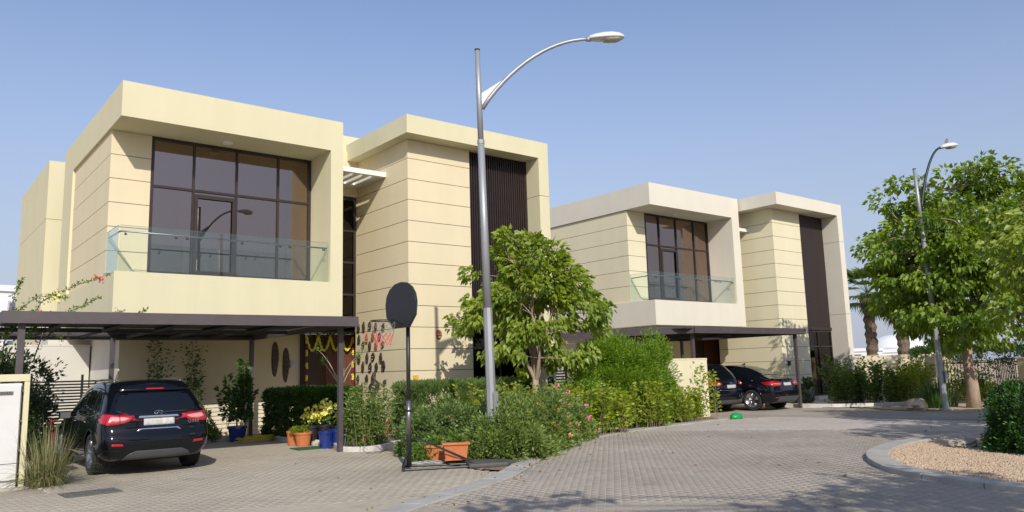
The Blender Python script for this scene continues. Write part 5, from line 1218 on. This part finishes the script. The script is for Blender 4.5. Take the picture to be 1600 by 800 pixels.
# ------------------------------------------------------------------ pots, stones, small things
TERRA = mat("terracotta", (.50, .16, .055), .75, var=.12, scale=6, bump=.1); TERRAD = mat("dark_red_clay", (.28, .06, .04), .7, var=.15, scale=6)
BLUEG = mat("blue_glaze", (.012, .03, .20), .15, spec=.8, var=.2, scale=4); BLKP = mat("black_bucket_plastic", (.02, .021, .024), .5); GREYP = mat("grey_pot_clay", (.30, .29, .27), .8, var=.1)
def pot(label, loc, r, h, m, name="plant_pot", soil=True):
    t = thing(name, label, "plant pot", loc)
    MB().lathe([(r * .72, 0), (r * .78, .02), (r * .95, h * .82), (r * .96, h * .84), (r * 1.05, h * .85), (r * 1.06, h), (r * .95, h), (r * .92, h * .88)], 28).build("pot_body", m, t, smooth=False)
    MB().lathe([(r * .92, h * .86), (r * .4, h * .9), (.01, h * .905)], 16).build("soil", SOIL, t); return t
pot("glossy blue pot holding the bushy small tree by the carport wall", (7.72, 21.72, 0), .25, .42, BLUEG)
pot("small terracotta pot, left of the pair beside the dark bucket", (8.21, 19.15, 0), .15, .36, TERRA); pot("larger terracotta pot, right of the pair beside the dark bucket", (8.30, 18.72, 0), .21, .34, TERRA)
pot("black bucket pot with yellow flowers, left of the bucket pair", (8.62, 18.95, 0), .19, .48, BLKP); pot("black bucket pot with yellow flowers, right of the bucket pair", (8.9, 18.72, 0), .19, .50, BLKP)
pot("blue glazed pot just left of the carport post", (8.38, 17.62, 0), .17, .40, BLUEG); pot("squat blue glazed pot behind the carport post", (8.75, 17.75, 0), .24, .42, BLUEG)
pot("dark red clay pot at the villa wall, left one of the row", (11.0, 20.3, 0), .19, .36, TERRAD); pot("dark red clay pot at the villa wall, middle one of the row", (11.35, 19.95, 0), .20, .40, TERRA); pot("dark red clay pot at the villa wall, right one next to the soft hedge", (11.55, 19.45, 0), .22, .52, TERRAD)
pot("grey pot with red flowers right of the pale villa's carport post", (31.3, 18.6, 0), .28, .55, GREYP); pot("grey pot with a leafy plant below the pale villa's right corner", (32.3, 16.9, 0), .26, .5, GREYP)
bush("potted_flowers", "red flowering plant in the grey pot by the carport post", "plant", (31.3, 18.6, .5), (.34, .34, .5), 50, 36, .06, LF_HEDGE, .12, 70, flowers=[(RED_F, 10, .03)]); bush("potted_plant", "leafy dark plant in the grey pot below the pale villa's corner", "plant", (32.3, 16.9, .45), (.42, .42, .8), 60, 36, .09, LF_HEDGE, .14, 71)
bush("potted_plant", "small leafy plants in the pair of terracotta pots", "plant", (8.27, 18.9, .3), (.24, .32, .18), 40, 26, .045, LF_YEL, .07, 72)
T = thing("yellow_flowers", "two bunches of yellow flowers in the black bucket pots", "flowers", (8.76, 18.83, .45))
for c_, sd in (((-.14, .12, .28), 1), ((.16, -.12, .42), 2)):
    rs = np.random.default_rng(sd); C = np.array(c_) + rs.normal(0, (.11, .11, .09), (150, 3)); leaves("petals", YEL_F, C, rs.normal(size=(150, 3)) + np.array([0, 0, .5]), .09, .75, T, None, kind="stuff")
    C = np.array(c_) * np.array([1, 1, .4]) + rs.normal(0, (.1, .1, .07), (90, 3)); leaves("foliage", LF_MID, C, rs.normal(size=(90, 3)) + np.array([0, 0, 1]), .1, .4, T, None)
def planter(label, loc, rz, w=.46, d=.34, h=.32):
    t = thing("planter_box", label, "planter", loc, rz); a, b = w / 2, d / 2; k = .84; mb = MB()
    v = [(-a * k, -b * k, 0), (a * k, -b * k, 0), (a * k, b * k, 0), (-a * k, b * k, 0), (-a, -b, h * .86), (a, -b, h * .86), (a, b, h * .86), (-a, b, h * .86)]
    mb.add(v, [(0, 3, 2, 1), (0, 1, 5, 4), (1, 2, 6, 5), (2, 3, 7, 6), (3, 0, 4, 7)]).build("planter_body", TERRA, t, bevel=.008)
    MB().box(-a - .03, a + .03, -b - .03, b + .03, h * .862, h).build("planter_rim", TERRA, t, bevel=.01); MB().box(-a * .95, a * .95, -b * .95, b * .95, h, h + .006).build("soil", SOIL, t)
    MB().box(-a * k - .02, a * k + .02, -b * k - .02, b * k + .02, -.002, .03).build("planter_foot", TERRA, t, bevel=.006); return t
planter("terracotta planter box behind the other one, near the basketball stand", (8.55, 13.05, .0), math.radians(-30)); planter("front terracotta planter box standing on the black tank", (8.48, 12.32, .095), math.radians(-30))
bush("potted_plant", "small green plants with a red bloom in the rear terracotta planter box", "plant", (8.55, 13.05, .30), (.2, .14, .16), 30, 22, .06, LF_MID, .06, 73, rz=math.radians(-42), flowers=[(RED_F, 2, .03)]); bush("potted_plant", "small green plants in the front terracotta planter box", "plant", (8.48, 12.32, .40), (.2, .14, .16), 30, 22, .06, LF_MID, .06, 74, rz=math.radians(-42), flowers=[(RED_F, 1, .03)])
# concrete slabs and turf at the foot
ROCK = mat("pale_limestone", (.52, .42, .31), .95, var=.25, scale=4, bump=1.0, bscale=12)
def rock(label, loc, r, seed, m=ROCK, name="rock"):
    random.seed(seed); t = MB().ball((0, 0, r[2] * .55), r, 14, 9, jit=.16).mesh(name, m, False); o = bpy.data.objects.new(name, t); COL.objects.link(o); o.location = loc; o.rotation_euler = (0, 0, seed)
    return tag(o, label, "rock")
rock("long pale limestone rock left of the leaning lamp's base", (27.75, 12.45, 0), (.34, .62, .24), 2); rock("pale pointed rock in front of the gatepost at the far right", (33.2, 11.0, 0), (.5, .42, .38), 4)
rock("flat pale stone lying on the island gravel", (15.9, 6.35, .07), (.30, .2, .10), 6, mat("flat_stone", (.42, .38, .31), .9, var=.15)); rock("white stone in front of the black bucket pots", (8.5, 18.3, 0), (.26, .10, .10), 8, CONC2); rock("grey broken slab beside the basketball stand's base", (8.15, 12.75, 0), (.35, .22, .05), 9, CONC)
o = MB().prism([(-.55, -.3), (.5, -.35), (.55, .3), (-.5, .35)], .01, .025).build("artificial_turf", mat("green_turf", (.03, .11, .03), .95, var=.3, scale=60, bump=1), None); o.location = (8.25, 17.9, 0); tag(o, "scrap of green artificial turf in front of the blue pots", "turf mat")
# garden hose
hs = []
for k in range(240):
    a = k * .16; r = .32 + .10 * math.sin(k * .11) + random.uniform(-.01, .01); hs.append((math.cos(a) * r * 1.3, math.sin(a) * r, .02 + k * .0005 + .01 * math.sin(k * .7)))
o = MB().tube(hs, .014, 5).build("garden_hose", mat("yellow_hose", (.62, .50, .06), .5), None, smooth=True); o.location = (8.05, 21.3, 0); tag(o, "tangled yellow garden hose on the ground by the carport post", "hose")
o = MB().ball((0, 0, .07), (.26, .17, .12), 16, 9, jit=.18).build("plastic_bag", mat("green_plastic", (.01, .42, .12), .35, trans=.3), None, smooth=True); o.location = (21.15, 15.1, 0); tag(o, "crumpled bright green plastic bag at the end of the kerb", "bag")
T = thing("traffic_cone", "red traffic cone in the shade in front of the black slat fence", "traffic cone", (3.75, 25.0, 0)); CN = mat("red_cone_plastic", (.55, .03, .03), .5)
MB().lathe([(.20, .03), (.10, .45), (.035, .78), (.03, .78)], 20).build("cone", CN, T, smooth=True); MB().box(-.24, .24, -.24, .24, 0, .03).build("base", CN, T)
# fallen leaves on the paving
rs = np.random.default_rng(3); LFALL = mat("dry_leaf", (.30, .20, .09), .8, attr=(.16, .10, .05)); pos = []
for k in range(150):
    u = rs.uniform(0, 1); i = int(u * (len(KERB) - 1)); p = KERB[i]; off = abs(rs.normal(0, .35)) * (1 if rs.random() < .7 else -1); pos.append((p.x - off * .6 + rs.normal(0, .1), p.y + off * .8, .028))
for k in range(70): pos.append((rs.uniform(3, 22), rs.uniform(4, 15), .02))
leaves("fallen_leaves", LFALL, np.array(pos), rs.normal(size=(len(pos), 3)) * np.array([1, 1, .1]), .06, .6, None, None, kind="stuff"); tag(bpy.data.objects["fallen_leaves"], "dry leaves scattered along the kerb and paving", "leaves")

# ------------------------------------------------------------------ masks, garland, fittings on the big villa
MASKM = mat("carved_dark_wood", (.028, .017, .012), .6, var=.45, scale=22, bump=.6); MASKR = mat("red_brown_wood", (.30, .07, .035), .6, var=.4, scale=22, bump=.6); GOURD = mat("dark_gourd", (.045, .035, .03), .35)
ROWS = [("top", [(22.67, 3.2, .13, .28), (22.32, 3.22, .12, .32), (21.92, 3.23, .14, .26), (21.54, 3.17, .12, .26), (21.07, 3.14, .11, .24)]),
        ("second", [(22.63, 2.84, .13, .28), (22.12, 2.84, .12, .30), (21.71, 2.89, .13, .28), (21.31, 2.86, .12, .24)]),
        ("third", [(22.35, 2.65, .10, .22), (21.92, 2.60, .13, .28), (21.51, 2.60, .12, .28), (21.10, 2.61, .11, .20)]),
        ("fourth", [(22.64, 2.24, .17, .34), (22.09, 2.23, .12, .32), (21.72, 2.25, .18, .26), (21.22, 2.21, .11, .32)]),
        ("fifth", [(22.36, 1.96, .12, .32), (21.90, 1.93, .16, .30), (21.50, 1.94, .13, .26), (21.07, 1.96, .17, .32)]),
        ("sixth", [(22.70, 1.57, .11, .26), (22.12, 1.58, .13, .26), (21.73, 1.59, .10, .32), (20.99, 1.46, .14, .16)]),
        ("lowest", [(22.44, 1.31, .09, .22), (21.89, 1.31, .09, .24)])]
ORD = ["first", "second", "third", "fourth", "fifth"]
def maskshape(w, h, m, face, seed, name="mask"):
    """a carved face: raised oval with brow, nose, eyes and mouth; returns an object whose local +X looks out of the wall"""
    random.seed(seed); mb = MB(); n, r = 14, 6; vs = []
    for i in range(r + 1):
        t = i / r; q = math.sin(t * math.pi / 2)
        for k in range(n):
            a = 2 * math.pi * k / n; wob = 1 + .12 * math.cos(2 * a + seed) + .06 * math.cos(3 * a); sy = (1.0 - .25 * max(0, -math.sin(a)))
            vs.append((.012 + .05 * math.cos(t * math.pi / 2), math.cos(a) * w / 2 * q * wob * sy, math.sin(a) * h / 2 * q))
    mb.add(vs, [(i * n + k, (i + 1) * n + k, (i + 1) * n + (k + 1) % n, i * n + (k + 1) % n) for i in range(r) for k in range(n)])
    mb.box(.05, .085, -w * .05, w * .05, -h * .12, h * .12); mb.box(.045, .07, -w * .28, w * .28, h * .13, h * .18)
    o = mb.build(name, m, None)
    e = MB().box(.052, .064, -w * .25, -w * .10, h * .03, h * .08).box(.052, .064, w * .10, w * .25, h * .03, h * .08).box(.05, .064, -w * .16, w * .16, -h * .27, -h * .21); e.build("features", STONE_BAND if seed % 3 == 0 else JOINT, o)
    return o
for ri, (rn, L) in enumerate(ROWS):
    for ci, (y, z, w, h) in enumerate(L):
        red = (ri, ci) in ((1, 1), (1, 2), (2, 2)); o = maskshape(w * 1.2, h * 1.12, MASKR if red else MASKM, 'x', ri * 7 + ci + 1); o.location = (11.915, y, z); o.rotation_euler = (0, 0, math.pi)
        tag(o, "small %s mask, %s from left in the %s row of masks on the wall" % ("red-brown" if red else "dark", ORD[ci], rn), "mask", "small carved masks on the villa's side wall")
o = maskshape(.24, .30, MASKR, 'y', 3); o.location = (12.94, 19.592, 2.84); o.rotation_euler = (0, 0, -math.pi / 2); tag(o, "round red-brown face plaque on the big villa's front wall", "plaque")
T = thing("gourd", "dark round gourd ornament with a neck among the small masks", "ornament", (11.90, 21.35, 1.40)); MB().lathe([(.02, -.15), (.11, -.1), (.15, 0), (.11, .1), (.035, .15), (.03, .3), (.045, .36), (.03, .38)], 18).build("gourd_body", GOURD, T, smooth=True); T.location.x = 11.76
for x, z, h, c_, lab in ((9.66, 2.28, 1.12, .27, "tall carved wooden mask, left of the two on the carport's back wall"), (10.02, 2.09, 1.12, .26, "tall carved wooden mask, right and lower of the two on the carport's back wall")):
    o = maskshape(c_, h, mat("weathered_carving", (.09, .065, .055), .7, var=.5, scale=16, bump=.6), 'y', 10, name="tall_mask"); o.location = (x, 23.99, z); o.rotation_euler = (0, 0, -math.pi / 2); tag(o, lab, "mask")
T = thing("house_plaque", "small pale house plaque beside the tall carved masks", "plaque", (10.33, 23.99, 2.12)); MB().box(-.11, .11, -.03, 0, -.11, .11).build("plate", CONC2, T, bevel=.004); MB().box(-.19, -.15, -.05, 0, -.12, .12).build("holder", STEEL, T)
T = thing("wall_box", "small orange meter box low on the big villa's front wall", "meter box", (12.12, 19.60, 1.57)); MB().box(-.085, .085, -.04, 0, -.09, .09).build("box_body", mat("orange_box", (.62, .34, .03), .6), T, bevel=.006); MB().box(-.06, .06, -.045, -.0405, -.06, .06).build("lid", mat("orange_lid", (.68, .40, .06), .6), T)
T = thing("wall_light", "small dark wall light on the pale villa's front wall", "wall light", (31.6, 19.6, 1.7)); MB().box(-.06, .06, -.10, 0, -.11, .11).build("light_body", BRONZE, T, bevel=.01)
T = thing("satellite_fitting", "round dark wall lamp on the big villa's right fin", "wall light", (16.85, 19.02, 1.35)); MB().lathe([(.13, 0), (.15, -.03), (.12, -.09), (.03, -.12)], 20, axis='y').build("light_body", DARKM, T, smooth=True)
# garland on the door: swags of yellow flowers, and yellow and maroon strings down both jambs
GY = mat("marigold_yellow", (.72, .66, .06), .8, var=.2, scale=40); GM = mat("maroon_flower", (.22, .02, .07), .8, var=.2, scale=40)
G_ = thing("door_garland", "yellow and maroon flower garland swagged across the villa's dark door", "garland", (10.60, 23.75, 0))
def puffs(mb, P, r, step):
    P = [Vector(p) for p in P]
    for a, b in zip(P[:-1], P[1:]):
        k = max(1, int((b - a).length / step))
        for i in range(k):
            p = a.lerp(b, i / k); mb.ball((p.x + random.uniform(-.01, .01), p.y + random.uniform(-.01, .01), p.z), r * random.uniform(.85, 1.15), 6, 4, jit=.15)
w = 1.66
for k in range(4):
    x0, x1 = w * k / 4, w * (k + 1) / 4; mb = MB(); puffs(mb, [(x0 + (x1 - x0) * t, 0, 3.0 - .46 * (1 - (2 * t - 1) ** 2) ** 1.0) for t in [i / 10 for i in range(11)]], .044, .045); mb.build("swag", GY, G_)
for x in (0.02, w):
    z = 2.92; k = 0
    while z > .75:
        mb = MB(); puffs(mb, [(x, 0, z), (x, 0, z - .19)], .045, .05); mb.build("flower_string", GY if k % 2 == 0 else GM, G_); z -= .2; k += 1
mb = MB(); ml = MB()
for k in range(60):
    x = random.uniform(-.1, 1.9); z = 3.08 + random.uniform(-.08, .06); ml.ball((x, random.uniform(-.06, .02), z), .028, 5, 4, jit=.2)
ml.build("top_flowers", mat("dull_garland", (.16, .17, .05), .8, var=.5, scale=30), G_, kind="stuff")
# bare young tree in front of the door
T = thing("bare_young_tree", "thin bare young tree with few leaves in front of the garlanded door", "tree", (9.3, 18.7, 0)); mb = MB()
mb.tube([(0, 0, 0), (.03, 0, .8), (.02, 0, 1.45)], [.032, .026, .024], 7)
for e in ((-.35, .3, 2.1), (-.48, .4, 2.42), (.1, .0, 1.9), (.35, -.25, 2.2), (.45, -.3, 2.35), (-.15, .1, 1.8)): mb.tube(branch((.02, 0, 1.4), e, .12, 4), [.02, .017, .013, .009, .006], 5)
mb.build("trunk", BARK, T, smooth=True); rs = np.random.default_rng(4)
C = np.concatenate([np.array(e) + rs.normal(0, .05, (14, 3)) for e in ((-.48, .4, 2.42), (.45, -.3, 2.35), (-.35, .3, 2.1), (.35, -.25, 2.2))]); leaves("crown", LF_MID, C, rs.normal(size=(len(C), 3)), .08, .5, T, None)

# ------------------------------------------------------------------ far buildings
FARW = mat("far_white_wall", (.72, .73, .76), .8, var=.04, scale=.2); FARG = mat("far_grey_wall", (.42, .45, .52), .8); FARWIN = mat("far_window", (.12, .15, .20), .3)
def far_house(label, loc, w, d, h, rz, dome=False, n=5, fl=2):
    t = thing("far_building", label, "building", loc, rz); MB().box(-w / 2, w / 2, 0, d, 0, h).build("wall", FARW, t); MB().box(-w / 2 - .2, w / 2 + .2, -.2, d + .2, h + .002, h + .5).build("roof", FARW, t)
    for f in range(fl):
        for k in range(n):
            x = -w / 2 + w * (k + .5) / n; wd = box("window", FARG, t, x - w / n * .3, x + w / n * .3, -.06, .02, h * (f + .35) / fl, h * (f + .75) / fl); box("pane", FARWIN, wd, x - w / n * .25, x + w / n * .25, -.08, -.061, h * (f + .4) / fl, h * (f + .7) / fl)
    if dome: MB().lathe([(w * .32, h + .5), (w * .31, h + 1.2), (w * .25, h + 2.1), (w * .12, h + 2.7), (.02, h + 2.9)], 24, c=(0, d / 2, 0)).build("dome", FARW, t, smooth=True)
far_house("low white domed building in the distance between the two palms", (122, 57, 0), 14, 10, 2.9, math.radians(-65), True); far_house("plain white building in the distance right of the pale villa", (118, 64, 0), 12, 9, 3.2, math.radians(-65)); 
far_house("white neighbouring house far behind the bougainvillea at the left edge", (7.2, 75, 0), 9, 9, 9.3, math.radians(8), n=4, fl=3)
